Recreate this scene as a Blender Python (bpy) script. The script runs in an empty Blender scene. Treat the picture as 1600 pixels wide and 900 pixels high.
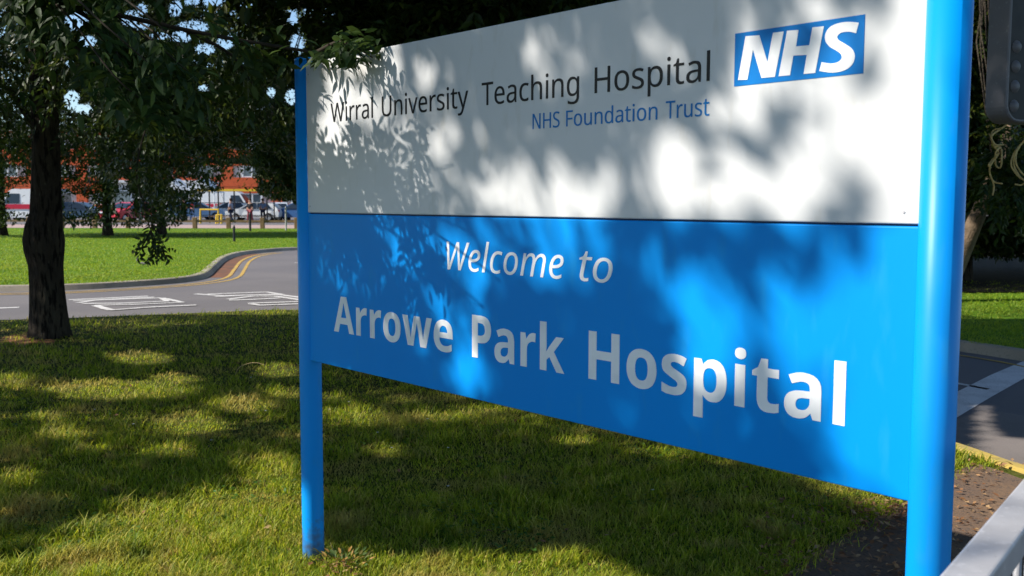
import bpy, bmesh, math, random
import numpy as np
from mathutils import Vector, Matrix
random.seed(7); rng = np.random.default_rng(7)
SC = bpy.context.scene; COL = SC.collection
rad = math.radians

# ------------------------------------------------------------------ camera
F, PITCH, ROLL, CH = 1550.0, 0.08711, 0.00219, 1.6
cd = bpy.data.cameras.new('camera'); cam = bpy.data.objects.new('camera', cd); COL.objects.link(cam)
cam.matrix_world = Matrix.Translation((0, 0, CH)) @ Matrix.Rotation(math.pi/2 - PITCH, 4, 'X') @ Matrix.Rotation(ROLL, 4, 'Z')
cd.sensor_width = 36; cd.lens = F/1600*36; cd.clip_start = 0.05; cd.clip_end = 3000
cd.dof.use_dof = True; cd.dof.focus_distance = 3.9; cd.dof.aperture_fstop = 7.0
SC.camera = cam
# ------------------------------------------------------------------ world, sun, exposure
SUN_EL = rad(37.0); SD = np.array([0.98, 0.19]); SD /= np.linalg.norm(SD)     # horizontal way the light travels
LD = np.array([SD[0]*math.cos(SUN_EL), SD[1]*math.cos(SUN_EL), -math.sin(SUN_EL)])
w = bpy.data.worlds.new("World"); SC.world = w; w.use_nodes = True
nt = w.node_tree; bg = nt.nodes['Background']; sky = nt.nodes.new('ShaderNodeTexSky')
sky.sky_type = 'NISHITA'; sky.sun_disc = False; sky.sun_elevation = SUN_EL
sky.sun_rotation = math.atan2(-SD[0], -SD[1]) % (2*math.pi); sky.ozone_density = 4.0; sky.dust_density = 0.2
nt.links.new(sky.outputs[0], bg.inputs[0]); bg.inputs[1].default_value = 0.115
sd = bpy.data.lights.new('sun', 'SUN'); sd.energy = 5.0; sd.angle = rad(0.53); sd.color = (1, 0.945, 0.86)
so = bpy.data.objects.new('sun', sd); COL.objects.link(so)
so.rotation_euler = Vector(LD).to_track_quat('-Z', 'Y').to_euler()
SC.view_settings.view_transform = 'Standard'; SC.view_settings.look = 'None'
SC.view_settings.exposure = 0.61; SC.view_settings.gamma = 1; SC.view_settings.use_curve_mapping = False

# ------------------------------------------------------------------ camera maths (photo pixels, 1600 x 900)
cp, sp_ = math.cos(PITCH), math.sin(PITCH); cr, sr = math.cos(ROLL), math.sin(ROLL)
def proj(P):
    P = np.asarray(P, float); x, y, z = P[..., 0], P[..., 1], P[..., 2]-CH
    d = y*cp - z*sp_; up = y*sp_ + z*cp; d = np.where(d > 0.05, d, 0.05)
    u = F*x/d; v = -F*up/d
    return 800+cr*u-sr*v, 450+sr*u+cr*v, y*cp - z*sp_
def ray(u, v):
    du, dv = u-800, v-450; x = (cr*du+sr*dv)/F; up = (sr*du-cr*dv)/F
    return np.array([x, cp+up*sp_, -sp_+up*cp])
def G(u, v, z=0.0):
    d = ray(u, v); t = (z-CH)/d[2]; return (d[0]*t, d[1]*t, z)
def AT(u, v, Y):
    d = ray(u, v); t = Y/d[1]; return (d[0]*t, Y, CH+d[2]*t)
# the sign
SL = np.array([-0.8914, 4.3463]); SA = 0.7261; SR = 0.0484; SLEN = 2.8052; ZB, ZJ, ZT = 0.904, 1.5474, 2.186
SS = np.array([math.sin(SA), -math.cos(SA)]); SN = np.array([-math.cos(SA), -math.sin(SA)])
SO = SL + SN*SR*.5
def PU(u, v):
    d = ray(u, v); N = np.array([SN[0], SN[1], 0]); O = np.array([SO[0], SO[1], 0]); C = np.array([0, 0, CH])
    t = (O-C)@N/(d@N); P = C+d*t
    return float((P-O)[:2]@SS), float(P[2])

# ------------------------------------------------------------------ helpers
def tag(o, label=None, cat=None, group=None, kind=None):
    if label: o['label'] = label
    if cat: o['category'] = cat
    if group: o['group'] = group
    if kind: o['kind'] = kind
    return o
def empty(name, loc=(0, 0, 0), rz=0):
    o = bpy.data.objects.new(name, None); COL.objects.link(o); o.location = loc; o.rotation_euler = (0, 0, rz); o.empty_display_size = .2
    return o
def link(name, me, mat=None, parent=None):
    o = bpy.data.objects.new(name, me); COL.objects.link(o)
    if mat is not None: me.materials.append(mat)
    if parent is not None: o.parent = parent
    return o
def np_mesh(name, V, Fc):
    me = bpy.data.meshes.new(name); V = np.asarray(V, np.float32); Fc = np.asarray(Fc, np.int32); k = Fc.shape[1]
    me.vertices.add(len(V)); me.vertices.foreach_set('co', V.ravel())
    me.loops.add(Fc.size); me.loops.foreach_set('vertex_index', Fc.ravel())
    me.polygons.add(len(Fc)); me.polygons.foreach_set('loop_start', np.arange(len(Fc), dtype=np.int32)*k)
    me.polygons.foreach_set('loop_total', np.full(len(Fc), k, np.int32))
    me.update(calc_edges=True); return me
def bm_obj(name, bm, mat=None, parent=None, smooth=False, bevel=0, seg=2):
    me = bpy.data.meshes.new(name); bmesh.ops.recalc_face_normals(bm, faces=bm.faces); bm.to_mesh(me); bm.free()
    if smooth:
        for p in me.polygons: p.use_smooth = True
    o = link(name, me, mat, parent)
    if bevel:
        m = o.modifiers.new('bevel', 'BEVEL'); m.width = bevel; m.segments = seg; m.limit_method = 'ANGLE'; m.angle_limit = rad(40)
    return o
def box(bm, c, s, rz=0, M=None):
    r = bmesh.ops.create_cube(bm, size=1); T = Matrix.Translation(c) @ Matrix.Rotation(rz, 4, 'Z') @ Matrix.Diagonal((*s, 1))
    if M is not None: T = M @ T
    bmesh.ops.transform(bm, matrix=T, verts=r['verts']); return r['verts']
def tube(bm, pts, rs, n=10, cap=True):
    pts = [Vector(p) for p in pts]; rings = []
    if not hasattr(rs, '__len__'): rs = [rs]*len(pts)
    t0 = (pts[1]-pts[0]).normalized(); ref = Vector((0, 0, 1)) if abs(t0.z) < .9 else Vector((1, 0, 0)); a = t0.cross(ref).normalized()
    for i, p in enumerate(pts):
        t = (pts[min(i+1, len(pts)-1)]-pts[max(i-1, 0)]).normalized(); a = (a-t*a.dot(t)).normalized(); b = t.cross(a)
        rings.append([bm.verts.new(p+(a*math.cos(2*math.pi*k/n)+b*math.sin(2*math.pi*k/n))*rs[i]) for k in range(n)])
    for r0, r1 in zip(rings, rings[1:]):
        for k in range(n): bm.faces.new((r0[k], r0[(k+1) % n], r1[(k+1) % n], r1[k]))
    if cap: bm.faces.new(rings[0][::-1]); bm.faces.new(rings[-1])
    return rings
def prism(bm, poly, z0, z1):
    a = [bm.verts.new((p[0], p[1], z0)) for p in poly]; b = [bm.verts.new((p[0], p[1], z1)) for p in poly]; n = len(poly)
    bm.faces.new(a[::-1]); bm.faces.new(b)
    for i in range(n): bm.faces.new((a[i], a[(i+1) % n], b[(i+1) % n], b[i]))
def sheet(name, poly, z, mat, kind='structure'):
    bm = bmesh.new(); f = bm.faces.new([bm.verts.new((p[0], p[1], z)) for p in poly])
    bmesh.ops.triangulate(bm, faces=[f]); o = bm_obj(name, bm, mat); 
    for p in o.data.polygons:
        if p.normal.z < 0: p.flip()
    if kind: o['kind'] = kind
    return o
def inpoly(x, y, poly):
    x = np.asarray(x); y = np.asarray(y); r = np.zeros(x.shape, bool); n = len(poly)
    for i in range(n):
        x0, y0 = poly[i][:2]; x1, y1 = poly[(i+1) % n][:2]
        if y0 == y1: continue
        r ^= ((y0 > y) != (y1 > y)) & (x < (x1-x0)*(y-y0)/(y1-y0)+x0)
    return r
def smoothline(pts, k=6):
    pts = [np.array(p, float) for p in pts]; out = []
    P = [2*pts[0]-pts[1]]+pts+[2*pts[-1]-pts[-2]]
    for i in range(1, len(P)-2):
        for j in range(k):
            t = j/k; a, b, c, d = P[i-1:i+3]
            out.append(.5*((2*b)+(c-a)*t+(2*a-5*b+4*c-d)*t*t+(3*b-a-3*c+d)*t**3))
    out.append(pts[-1]); return out
def ribbon_poly(pts, w0, w1):
    pts = [np.array(p[:2]) for p in pts]; L, R = [], []
    for i, p in enumerate(pts):
        t = pts[min(i+1, len(pts)-1)]-pts[max(i-1, 0)]; t = t/np.linalg.norm(t); n = np.array([-t[1], t[0]])
        L.append(p+n*w0); R.append(p+n*w1)
    return L, R
def ribbon(bm, pts, w0, w1, z):
    L, R = ribbon_poly(pts, w0, w1)
    a = [bm.verts.new((*p, z)) for p in L]; b = [bm.verts.new((*p, z)) for p in R]
    for i in range(len(a)-1):
        f = bm.faces.new((a[i], b[i], b[i+1], a[i+1])); f.normal_update()
        if f.normal.z < 0: f.normal_flip()

# ------------------------------------------------------------------ materials
def mat(name, col, rough=.6, spec=.3, metal=0, bump=None, var=None, stretch=None, coords='Object'):
    """col base; var=(scale, colour2, lo, hi [,detail]) mixes by noise; bump=(scale, strength, dist)."""
    m = bpy.data.materials.new(name); m.use_nodes = True; t = m.node_tree; b = t.nodes['Principled BSDF']
    b.inputs['Base Color'].default_value = (*col, 1); b.inputs['Roughness'].default_value = rough
    b.inputs['Specular IOR Level'].default_value = spec; b.inputs['Metallic'].default_value = metal
    tc = t.nodes.new('ShaderNodeTexCoord'); src = tc.outputs[coords]; last = None
    if stretch: mp_ = t.nodes.new('ShaderNodeMapping'); mp_.inputs['Scale'].default_value = stretch; t.links.new(src, mp_.inputs[0]); src = mp_.outputs[0]
    for v in (var or []):
        n = t.nodes.new('ShaderNodeTexNoise'); n.inputs['Scale'].default_value = v[0]; n.inputs['Detail'].default_value = v[4] if len(v) > 4 else 5
        t.links.new(src, n.inputs['Vector']); r = t.nodes.new('ShaderNodeMapRange'); r.inputs[1].default_value = v[2]; r.inputs[2].default_value = v[3]
        t.links.new(n.outputs[0], r.inputs[0]); x = t.nodes.new('ShaderNodeMix'); x.data_type = 'RGBA'; t.links.new(r.outputs[0], x.inputs[0])
        if last is None: x.inputs[6].default_value = (*col, 1)
        else: t.links.new(last, x.inputs[6])
        x.inputs[7].default_value = (*v[1], 1); last = x.outputs[2]
    if last is not None: t.links.new(last, b.inputs['Base Color'])
    if bump:
        n = t.nodes.new('ShaderNodeTexNoise'); n.inputs['Scale'].default_value = bump[0]; n.inputs['Detail'].default_value = 6
        t.links.new(src, n.inputs['Vector']); bp = t.nodes.new('ShaderNodeBump'); bp.inputs['Strength'].default_value = bump[1]; bp.inputs['Distance'].default_value = bump[2]
        t.links.new(n.outputs[0], bp.inputs['Height']); t.links.new(bp.outputs[0], b.inputs['Normal'])
    return m
def leaf_mat(name, stops, trans=.35, rough=.45, patch=None, tcol=None):
    """leaf or grass blade: colour by random per island, part of the light passes through; patch=(scale,lo,hi,colour) mixes a dry tint by place."""
    m = bpy.data.materials.new(name); m.use_nodes = True; t = m.node_tree; b = t.nodes['Principled BSDF']; out = t.nodes['Material Output']
    g = t.nodes.new('ShaderNodeNewGeometry'); cr_ = t.nodes.new('ShaderNodeValToRGB'); e = cr_.color_ramp.elements
    for i, (p, c) in enumerate(stops):
        el = e[i] if i < 2 else e.new(p)
        el.position = p; el.color = (*c, 1)
    t.links.new(g.outputs['Random Per Island'], cr_.inputs[0]); col = cr_.outputs[0]
    for pt in (patch or []):
        n = t.nodes.new('ShaderNodeTexNoise'); n.inputs['Scale'].default_value = pt[0]; n.inputs['Detail'].default_value = 4
        t.links.new(g.outputs['Position'], n.inputs['Vector']); r = t.nodes.new('ShaderNodeMapRange'); r.inputs[1].default_value = pt[1]; r.inputs[2].default_value = pt[2]; r.inputs[4].default_value = pt[4] if len(pt) > 4 else 1
        t.links.new(n.outputs[0], r.inputs[0]); x = t.nodes.new('ShaderNodeMix'); x.data_type = 'RGBA'
        t.links.new(r.outputs[0], x.inputs[0]); t.links.new(col, x.inputs[6]); x.inputs[7].default_value = (*pt[3], 1); col = x.outputs[2]
    t.links.new(col, b.inputs['Base Color']); b.inputs['Roughness'].default_value = rough; b.inputs['Specular IOR Level'].default_value = .3
    tr = t.nodes.new('ShaderNodeBsdfTranslucent'); mx = t.nodes.new('ShaderNodeMixShader'); mx.inputs[0].default_value = trans
    hs = t.nodes.new('ShaderNodeHueSaturation'); hs.inputs['Hue'].default_value = .48; hs.inputs['Value'].default_value = 1.5; t.links.new(col, hs.inputs['Color']); t.links.new(hs.outputs[0], tr.inputs[0])
    t.links.new(b.outputs[0], mx.inputs[1]); t.links.new(tr.outputs[0], mx.inputs[2]); t.links.new(mx.outputs[0], out.inputs[0]); return m
M = {}
M['white'] = mat('white panel paint', (.665, .67, .675), .42, .3, var=[(1.3, (.63, .63, .625), .45, .75), (22, (.58, .565, .53), .60, .85), (90, (.45, .43, .4), .74, .8)], bump=(3, .02, .01), stretch=(1, 1, .35))
M['blue'] = mat('sign blue paint', (.0005, .275, .79), .42, .12, var=[(1.3, (.0005, .25, .73), .4, .7), (20, (.012, .285, .71), .58, .85), (110, (.06, .28, .6), .76, .82)], bump=(3, .02, .01), stretch=(1, 1, .3))
M['postblue'] = mat('post blue paint', (.0005, .29, .80), .40, .28, var=[(3, (.001, .25, .72), .45, .75), (24, (.015, .27, .66), .6, .85), (80, (.05, .2, .45), .74, .8)], bump=(9, .04, .01), stretch=(1, 1, .3))
t_ = M['postblue'].node_tree; b_ = t_.nodes['Principled BSDF']; lk = b_.inputs['Base Color'].links[0].from_socket     # splashed soil at the foot of the posts
sx_ = t_.nodes.new('ShaderNodeSeparateXYZ'); tc_ = t_.nodes.new('ShaderNodeTexCoord'); t_.links.new(tc_.outputs['Object'], sx_.inputs[0])
n_ = t_.nodes.new('ShaderNodeTexNoise'); n_.inputs['Scale'].default_value = 30; t_.links.new(tc_.outputs['Object'], n_.inputs['Vector'])
h_ = t_.nodes.new('ShaderNodeMath'); h_.operation = 'MULTIPLY_ADD'; h_.inputs[1].default_value = -.35; t_.links.new(n_.outputs[0], h_.inputs[0]); t_.links.new(sx_.outputs[2], h_.inputs[2])
r_ = t_.nodes.new('ShaderNodeMapRange'); r_.inputs[1].default_value = -.16; r_.inputs[2].default_value = 0.0; r_.inputs[3].default_value = .75; r_.inputs[4].default_value = 0; t_.links.new(h_.outputs[0], r_.inputs[0])
x_ = t_.nodes.new('ShaderNodeMix'); x_.data_type = 'RGBA'; t_.links.new(r_.outputs[0], x_.inputs[0]); t_.links.new(lk, x_.inputs[6]); x_.inputs[7].default_value = (.07, .06, .035, 1); t_.links.new(x_.outputs[2], b_.inputs['Base Color'])
M['black'] = mat('black vinyl lettering', (.008, .008, .010), .4, .3)
M['nhsblue'] = mat('emblem blue vinyl', (.001, .185, .56), .4, .2, var=[(2, (.001, .17, .52), .4, .7)])
M['vinylblue'] = mat('blue vinyl lettering', (.002, .165, .48), .4, .2)
M['vinylwhite'] = mat('white vinyl lettering', (.90, .90, .90), .4, .3, var=[(9, (.74, .75, .78), .45, .7)])
M['alu'] = mat('dark gap strip', (.01, .03, .08), .6)
M['soil'] = mat('soil and moss', (.045, .05, .011), .95, .1, var=[(2.2, (.07, .085, .013), .4, .6), (14, (.16, .12, .04), .52, .75)], bump=(30, .6, .03))
M['lawn'] = mat('lawn ground', (.09, .18, .010), .95, .1, var=[(.6, (.12, .21, .014), .4, .65), (9, (.04, .06, .01), .5, .75)], bump=(25, .6, .03))
M['ground'] = mat('far ground', (.05, .08, .015), .95, .1, var=[(.05, (.07, .09, .03), .4, .7)])
M['road'] = mat('asphalt', (.155, .143, .145), .85, .2, var=[(.5, (.185, .168, .165), .4, .65), (90, (.10, .095, .096), .5, .7), (230, (.20, .19, .19), .6, .75)], bump=(160, .5, .006))
M['path'] = mat('old asphalt path', (.155, .105, .075), .9, .15, var=[(2.1, (.23, .145, .085), .42, .66), (60, (.09, .07, .06), .5, .68), (210, (.27, .22, .18), .62, .75)], bump=(120, .6, .008))
M['kerb'] = mat('kerb concrete', (.40, .34, .27), .9, .2, var=[(1.2, (.29, .25, .2), .4, .6), (40, (.2, .18, .14), .55, .75)], bump=(60, .4, .01))
M['paint'] = mat('white road paint', (.62, .60, .58), .8, .2, var=[(6, (.45, .43, .41), .45, .7), (70, (.22, .21, .2), .6, .72)])
M['yellow'] = mat('yellow road paint', (.55, .35, .08), .85, .15, var=[(4, (.38, .26, .10), .42, .68), (60, (.2, .16, .11), .52, .7)])
M['gutter'] = mat('rusty gutter dirt', (.20, .095, .06), .95, .1, var=[(3, (.12, .08, .06), .4, .7)])
M['paving'] = mat('pink paving', (.42, .29, .25), .9, .2, var=[(.4, (.36, .27, .24), .4, .6)])
M['bark'] = mat('bark', (.040, .032, .025), .95, .12, var=[(4, (.07, .058, .04), .45, .65), (26, (.010, .008, .007), .5, .62), (60, (.085, .08, .06), .62, .75)], bump=(28, 1, .09), stretch=(1, 1, .22))
M['twig'] = mat('twig bark', (.035, .028, .02), .9, .15)
M['lightbark'] = mat('pale bark', (.17, .12, .08), .9, .15, var=[(9, (.10, .075, .05), .4, .7)], bump=(30, .8, .03))
M['galv'] = mat('galvanised steel', (.46, .455, .47), .5, .5, .1, var=[(9, (.37, .365, .38), .4, .65), (60, (.56, .55, .57), .6, .75), (140, (.25, .24, .24), .68, .78)], bump=(40, .08, .004))
M['casing'] = mat('grey casing paint', (.14, .136, .145), .5, .35, var=[(8, (.13, .127, .135), .45, .7), (50, (.25, .24, .245), .62, .8)], bump=(30, .05, .004))
M['dark'] = mat('black metal', (.015, .015, .017), .5, .4)
M['brick'] = mat('orange red brick', (.60, .11, .04), .85, .2, var=[(.6, (.50, .095, .035), .4, .65), (9, (.62, .15, .06), .55, .7)])
M['cream'] = mat('pale render', (.62, .60, .56), .8, .2, var=[(.4, (.54, .52, .49), .4, .7)])
M['frame'] = mat('white window frame', (.75, .75, .74), .5, .3)
M['glass'] = mat('window glass', (.10, .14, .16), .12, .6, var=[(.7, (.22, .27, .29), .4, .7)])
M['carglass'] = mat('car glass', (.015, .022, .03), .08, .6)
M['tyre'] = mat('tyre rubber', (.012, .012, .013), .85, .2)
M['rim'] = mat('wheel rim', (.45, .46, .48), .35, .5, .6)
M['lamp'] = mat('headlamp glass', (.6, .62, .65), .15, .6)
M['tail'] = mat('tail lamp', (.45, .01, .01), .25, .5)
M['timber'] = mat('weathered timber', (.30, .19, .11), .85, .2, var=[(7, (.2, .13, .08), .4, .7)])
M['yellowmetal'] = mat('yellow painted metal', (.78, .50, .03), .45, .4)
M['canvas'] = mat('white canvas', (.78, .78, .76), .7, .2, var=[(1, (.7, .7, .68), .4, .7)])
M['straw'] = mat('dry stem', (.45, .33, .16), .8, .2)
M['vine'] = mat('dry vine', (.60, .44, .18), .8, .2, var=[(20, (.42, .29, .11), .4, .7)])
for nm, c in dict(carwhite=(.78, .78, .76), carsilver=(.5, .52, .54), carblue=(.035, .10, .25), carpale=(.22, .36, .52), carred=(.5, .02, .03), cardark=(.03, .06, .10)).items():
    M[nm] = mat('car paint '+nm[3:], c, .25, .5, var=[(2, tuple(x*.9 for x in c), .4, .7)])
M['redstripe'] = mat('red stripe', (.55, .02, .05), .4, .3)
GREEN = [(0, (.012, .027, .005)), (1, (.075, .095, .012)), (.5, (.022, .046, .007)), (.85, (.040, .066, .009))]
M['leaf'] = leaf_mat('ash leaf', GREEN, .32)
M['leafnear'] = leaf_mat('near leaf', [(0, (.016, .040, .008)), (1, (.055, .095, .014)), (.6, (.026, .058, .010))], .3, .55)
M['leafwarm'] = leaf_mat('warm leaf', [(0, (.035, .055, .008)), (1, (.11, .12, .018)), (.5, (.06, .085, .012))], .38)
M['grass'] = leaf_mat('lawn grass blade', [(0, (.11, .19, .009)), (1, (.56, .49, .11)), (.5, (.27, .36, .014)), (.82, (.42, .44, .03))], .5, .55,
                      patch=[(1.7, .52, .68, (.50, .38, .11), .65), (7, .56, .68, (.42, .33, .09), .75), (4, .60, .72, (.05, .12, .012), .8)])
M['fargrass'] = leaf_mat('bright grass blade', [(0, (.14, .25, .010)), (1, (.27, .35, .025)), (.5, (.20, .30, .013))], .45, .55, patch=[(.35, .45, .65, (.24, .30, .03), .7), (2.5, .52, .7, (.26, .27, .05), .6), (.9, .55, .7, (.08, .18, .012), .6)])
M['litter'] = leaf_mat('fallen leaf', [(0, (.16, .07, .03)), (1, (.40, .26, .13)), (.5, (.26, .13, .06))], .15, .7)
M['weed'] = leaf_mat('weed leaf', [(0, (.05, .10, .02)), (1, (.42, .30, .10)), (.5, (.10, .14, .03)), (.75, (.38, .2, .05))], .25, .6)

# ------------------------------------------------------------------ ground and roads
RZ = -0.10
sheet('ground', [(-900, -300), (900, -300), (900, 1500), (-900, 1500)], -0.20, M['ground'])
sheet('road', [(-90, 2), (60, 2), (60, 62), (-90, 62)], RZ, M['road'])
e = lambda u, v: G(u, v, 0)[:2]
nearedge = [(-40, 16.5), e(-420, 512), e(-150, 504), e(0, 500), e(100, 497), e(200, 493), e(330, 488), e(460, 484), (-1.2, 13.6), (.6, 11.6), (1.9, 9.2), (2.55, 7.5), e(1499, 706), e(1555, 726), e(1600, 741), e(1700, 780), (3.4, 4.6), (4.5, 0)]
LAWN = [tuple(p) for p in smoothline(nearedge, 4)]+[(4.5, -14), (-40, -14)]
bm = bmesh.new(); prism(bm, LAWN, -.25, 0); bm_obj('lawn', bm, M['soil'])['kind'] = 'structure'
pl = [e(1160, 960), e(1225, 905), e(1262, 872), e(1330, 832), e(1400, 795), e(1450, 765), e(1497, 735), e(1530, 727), e(1560, 736), e(1600, 751), e(1700, 792), (3.3, 4.6), (4.4, 0), (4.4, -8), (.9, -8), (.8, 2)]
PATH = [tuple(p) for p in smoothline(pl[:7], 4)]+pl[7:]
sheet('footpath', PATH, .006, M['path'])
# yellowed kerb on the near side of the road
kl = smoothline([e(1440, 685), e(1499, 704), e(1555, 724), e(1600, 739), e(1700, 777), (3.42, 4.6), (4.5, 0)], 4)
L_, R_ = ribbon_poly(kl, .0, .075)
M['kerbyellow'] = mat('yellow kerb', (.50, .36, .09), .9, .2, var=[(6, (.34, .27, .12), .45, .7), (50, (.2, .17, .1), .6, .75)])
bm = bmesh.new()
for i in range(len(L_)-1):
    prism(bm, [L_[i], L_[i+1], R_[i+1], R_[i]], -.12, .022)
bm_obj('road_kerb', bm, M['kerbyellow'])['kind'] = 'structure'
# far lawn on the left with its kerb
kpx = [(-420, 452), (-150, 450), (0, 447), (100, 445), (200, 440), (280, 434), (318, 427), (334, 415), (350, 402), (375, 394), (420, 389), (480, 386), (700, 380)]
kw = [np.array(e(*p)) for p in kpx]; kw = smoothline(kw, 5)
FARL = [tuple(p) for p in kw]+[(kw[-1][0]+4, 58), (-75, 58), (-75, kw[0][1])]
bm = bmesh.new(); prism(bm, FARL, -.25, -.004); bm_obj('far_lawn', bm, M['lawn'])['kind'] = 'structure'
def kerb(name, line, w, z=.008):
    L, R = ribbon_poly(line, 0, w); bm = bmesh.new()
    a = [[bm.verts.new((*q, zz)) for q, zz in ((L[i]*1.65-R[i]*.65, -.2), (L[i]*1.6-R[i]*.6, RZ), (L[i]*1.1-R[i]*.1, z-.012), (L[i]*.9+R[i]*.1, z), (R[i], z), (R[i], -.2))] for i in range(len(L))]
    for p, q in zip(a, a[1:]):
        for k in range(5): bm.faces.new((p[k], p[k+1], q[k+1], q[k]))
    o = bm_obj(name, bm, M['kerb']); o['kind'] = 'structure'; return o
kerb('far_kerb', kw, .14)
# gutter dirt and double yellow lines following that kerb
bm = bmesh.new(); ribbon(bm, kw[30:48], -.02, -.55, RZ+.003); bm_obj('gutter', bm, M['gutter'])['kind'] = 'structure'
bm = bmesh.new(); ribbon(bm, kw[:50], -.45, -.53, RZ+.006); ribbon(bm, kw[:50], -.70, -.78, RZ+.006)
bm_obj('yellow_lines', bm, M['yellow'])['kind'] = 'structure'
# far lawn on the right
kr = smoothline([(2.2, 17.5), (3.2, 14.2), e(1400, 521), e(1505, 535), e(1600, 549), e(1750, 575), (7.6, 6.5), (10, 2)], 4)
FARR = [tuple(p) for p in kr]+[(45, 2), (45, 58), (2.2, 58)]
bm = bmesh.new(); prism(bm, FARR, -.25, -.004); bm_obj('verge', bm, M['lawn'])['kind'] = 'structure'
kerb('verge_kerb', kr, .10, .01)
bm = bmesh.new(); ribbon(bm, kr, -.30, -.36, RZ+.006); bm_obj('yellow_verge_lines', bm, M['yellow'])['kind'] = 'structure'
sheet('far_pavement', [(-90, 58.05), (30, 58.05), (30, 66), (-90, 66)], .0, M['paving'])
sheet('car_park', [(-90, 66), (60, 66), (60, 130), (-90, 130)], .006, M['road'])
M['floor'] = mat('woodland floor', (.022, .018, .012), .95, .1, var=[(3, (.04, .03, .018), .45, .7)], bump=(20, .8, .05))
sheet('woodland_floor', [e(1380, 462), e(1500, 458), e(1600, 457), e(1750, 460), (45, 17), (45, 57.9), (2.3, 57.9), (2.3, 24)], .012, M['floor'])
# painted markings
def gp(u, v): return np.array(G(u, v, RZ)[:2])
def strokes(name, lines, wid):
    bm = bmesh.new()
    for k, l in enumerate(lines):
        ribbon(bm, smoothline([gp(*p) for p in l], 5) if False else [gp(*p) for p in l], wid/2, -wid/2, RZ+.005+.0012*k)
    o = bm_obj(name, bm, M['paint']); o['kind'] = 'structure'
mk = lambda L: [[(90+x/4.103, 440+y/4.103) for x, y in l] for l in L]
strokes('road_lettering', mk([[(70, 118), (580, 94)], [(100, 126), (620, 101)], [(130, 138), (240, 121), (660, 107)], [(160, 143), (420, 141), (700, 128), (670, 107)], [(235, 156), (520, 148), (800, 136), (690, 112)], [(240, 157), (345, 186)], [(290, 176), (345, 186), (600, 167), (890, 154)]]), .125)
strokes('road_word', mk([[(885, 80), (1060, 92), (1400, 82), (1560, 103)], [(960, 82), (1340, 68), (1440, 84)], [(1010, 99), (1200, 89), (1440, 86)], [(1090, 116), (1250, 96), (1400, 96), (1560, 120)], [(1100, 122), (1240, 118), (1430, 108)], [(1220, 143), (1560, 131)], [(1240, 147), (1300, 155), (1560, 146)]]), .125)
strokes('lane_dash', [[(-60, 484), (30, 480.5)], [(460, 411), (500, 410)]], .14)
bm = bmesh.new()
wl = [gp(1440, 690), gp(1497, 652), gp(1547, 622), gp(1600, 592), gp(1700, 545)]
ribbon(bm, wl, .0, .30, RZ+.005); bm_obj('white_band', bm, mat('weathered white paint', (.66, .64, .63), .8, .2, var=[(5, (.54, .52, .51), .45, .7), (70, (.2, .19, .18), .6, .72)]))['kind'] = 'structure'
M['sun_tone'] = mat('asphalt with painted sunlight', (.18, .158, .147), .9, .15, var=[(.9, (.22, .19, .175), .4, .65), (80, (.18, .16, .15), .52, .7), (220, (.40, .36, .33), .6, .75)], bump=(150, .5, .006))  # asphalt colour paled to stand in for sunlight on this lane
sheet('sun_painted_lane', [gp(1380, 700), gp(1440, 690), gp(1497, 654), gp(1540, 640), gp(1600, 650), gp(1700, 655), gp(1760, 820), gp(1600, 748), gp(1555, 733), gp(1499, 713), gp(1440, 694)], RZ+.003, M['sun_tone'])  # patch outline follows the sunlit part of the lane
strokes('thin_line', [[(1430, 587), (1545, 609)]], .07)

# ------------------------------------------------------------------ the welcome sign
sign = tag(empty('welcome_sign', (*SL, 0)), 'large white and blue hospital welcome sign on two round blue posts in the grass', 'sign')
def sgn(s, off, z): p = SS*s+SN*off; return Vector((p[0], p[1], z))       # sign space -> local to the empty
def post(s):
    bm = bmesh.new(); c = sgn(s, 0, 0); tube(bm, [c+Vector((0, 0, -.3)), c+Vector((0, 0, 0)), c+Vector((0, 0, 1)), c+Vector((0, 0, ZT+.012))], SR, 48)
    o = bm_obj('post', bm, M['postblue'], sign, True)
    for p in o.data.polygons: p.use_smooth = len(p.vertices) == 4
    bm = bmesh.new(); tube(bm, [c+Vector((0, 0, ZT+.0125)), c+Vector((0, 0, ZT+.02)), c+Vector((0, 0, ZT+.026))], [SR*1.03, SR*1.03, SR*.85], 40); bm_obj('cap', bm, M['postblue'], o)
    return o
post(0); post(SLEN)
def panel(name, z0, z1, m):
    bm = bmesh.new(); u0, u1 = SR*.80, SLEN-SR*.80
    vs = [bm.verts.new(sgn(u, off, z)) for u in (u0, u1) for off in (SR*.5, -SR*.5) for z in (z0, z1)]
    for f in ((0, 1, 5, 4), (2, 3, 7, 6), (0, 1, 3, 2), (4, 5, 7, 6), (0, 2, 6, 4), (1, 3, 7, 5)): bm.faces.new([vs[i] for i in f])
    return bm_obj(name, bm, m, sign, bevel=.004, seg=3)
wp = panel('white_panel', ZJ+.0025, ZT, M['white']); bp_ = panel('blue_panel', ZB, ZJ-.0025, M['blue'])
bm = bmesh.new(); vs = [bm.verts.new(sgn(u, off, z)) for u in (SR*.9, SLEN-SR*.9) for off in (SR*.3, -SR*.3) for z in (ZJ-.02, ZJ+.02)]
for f in ((0, 1, 5, 4), (2, 3, 7, 6), (0, 1, 3, 2), (4, 5, 7, 6), (0, 2, 6, 4), (1, 3, 7, 5)): bm.faces.new([vs[i] for i in f])
bm_obj('joint_strip', bm, M['alu'], sign)
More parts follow.
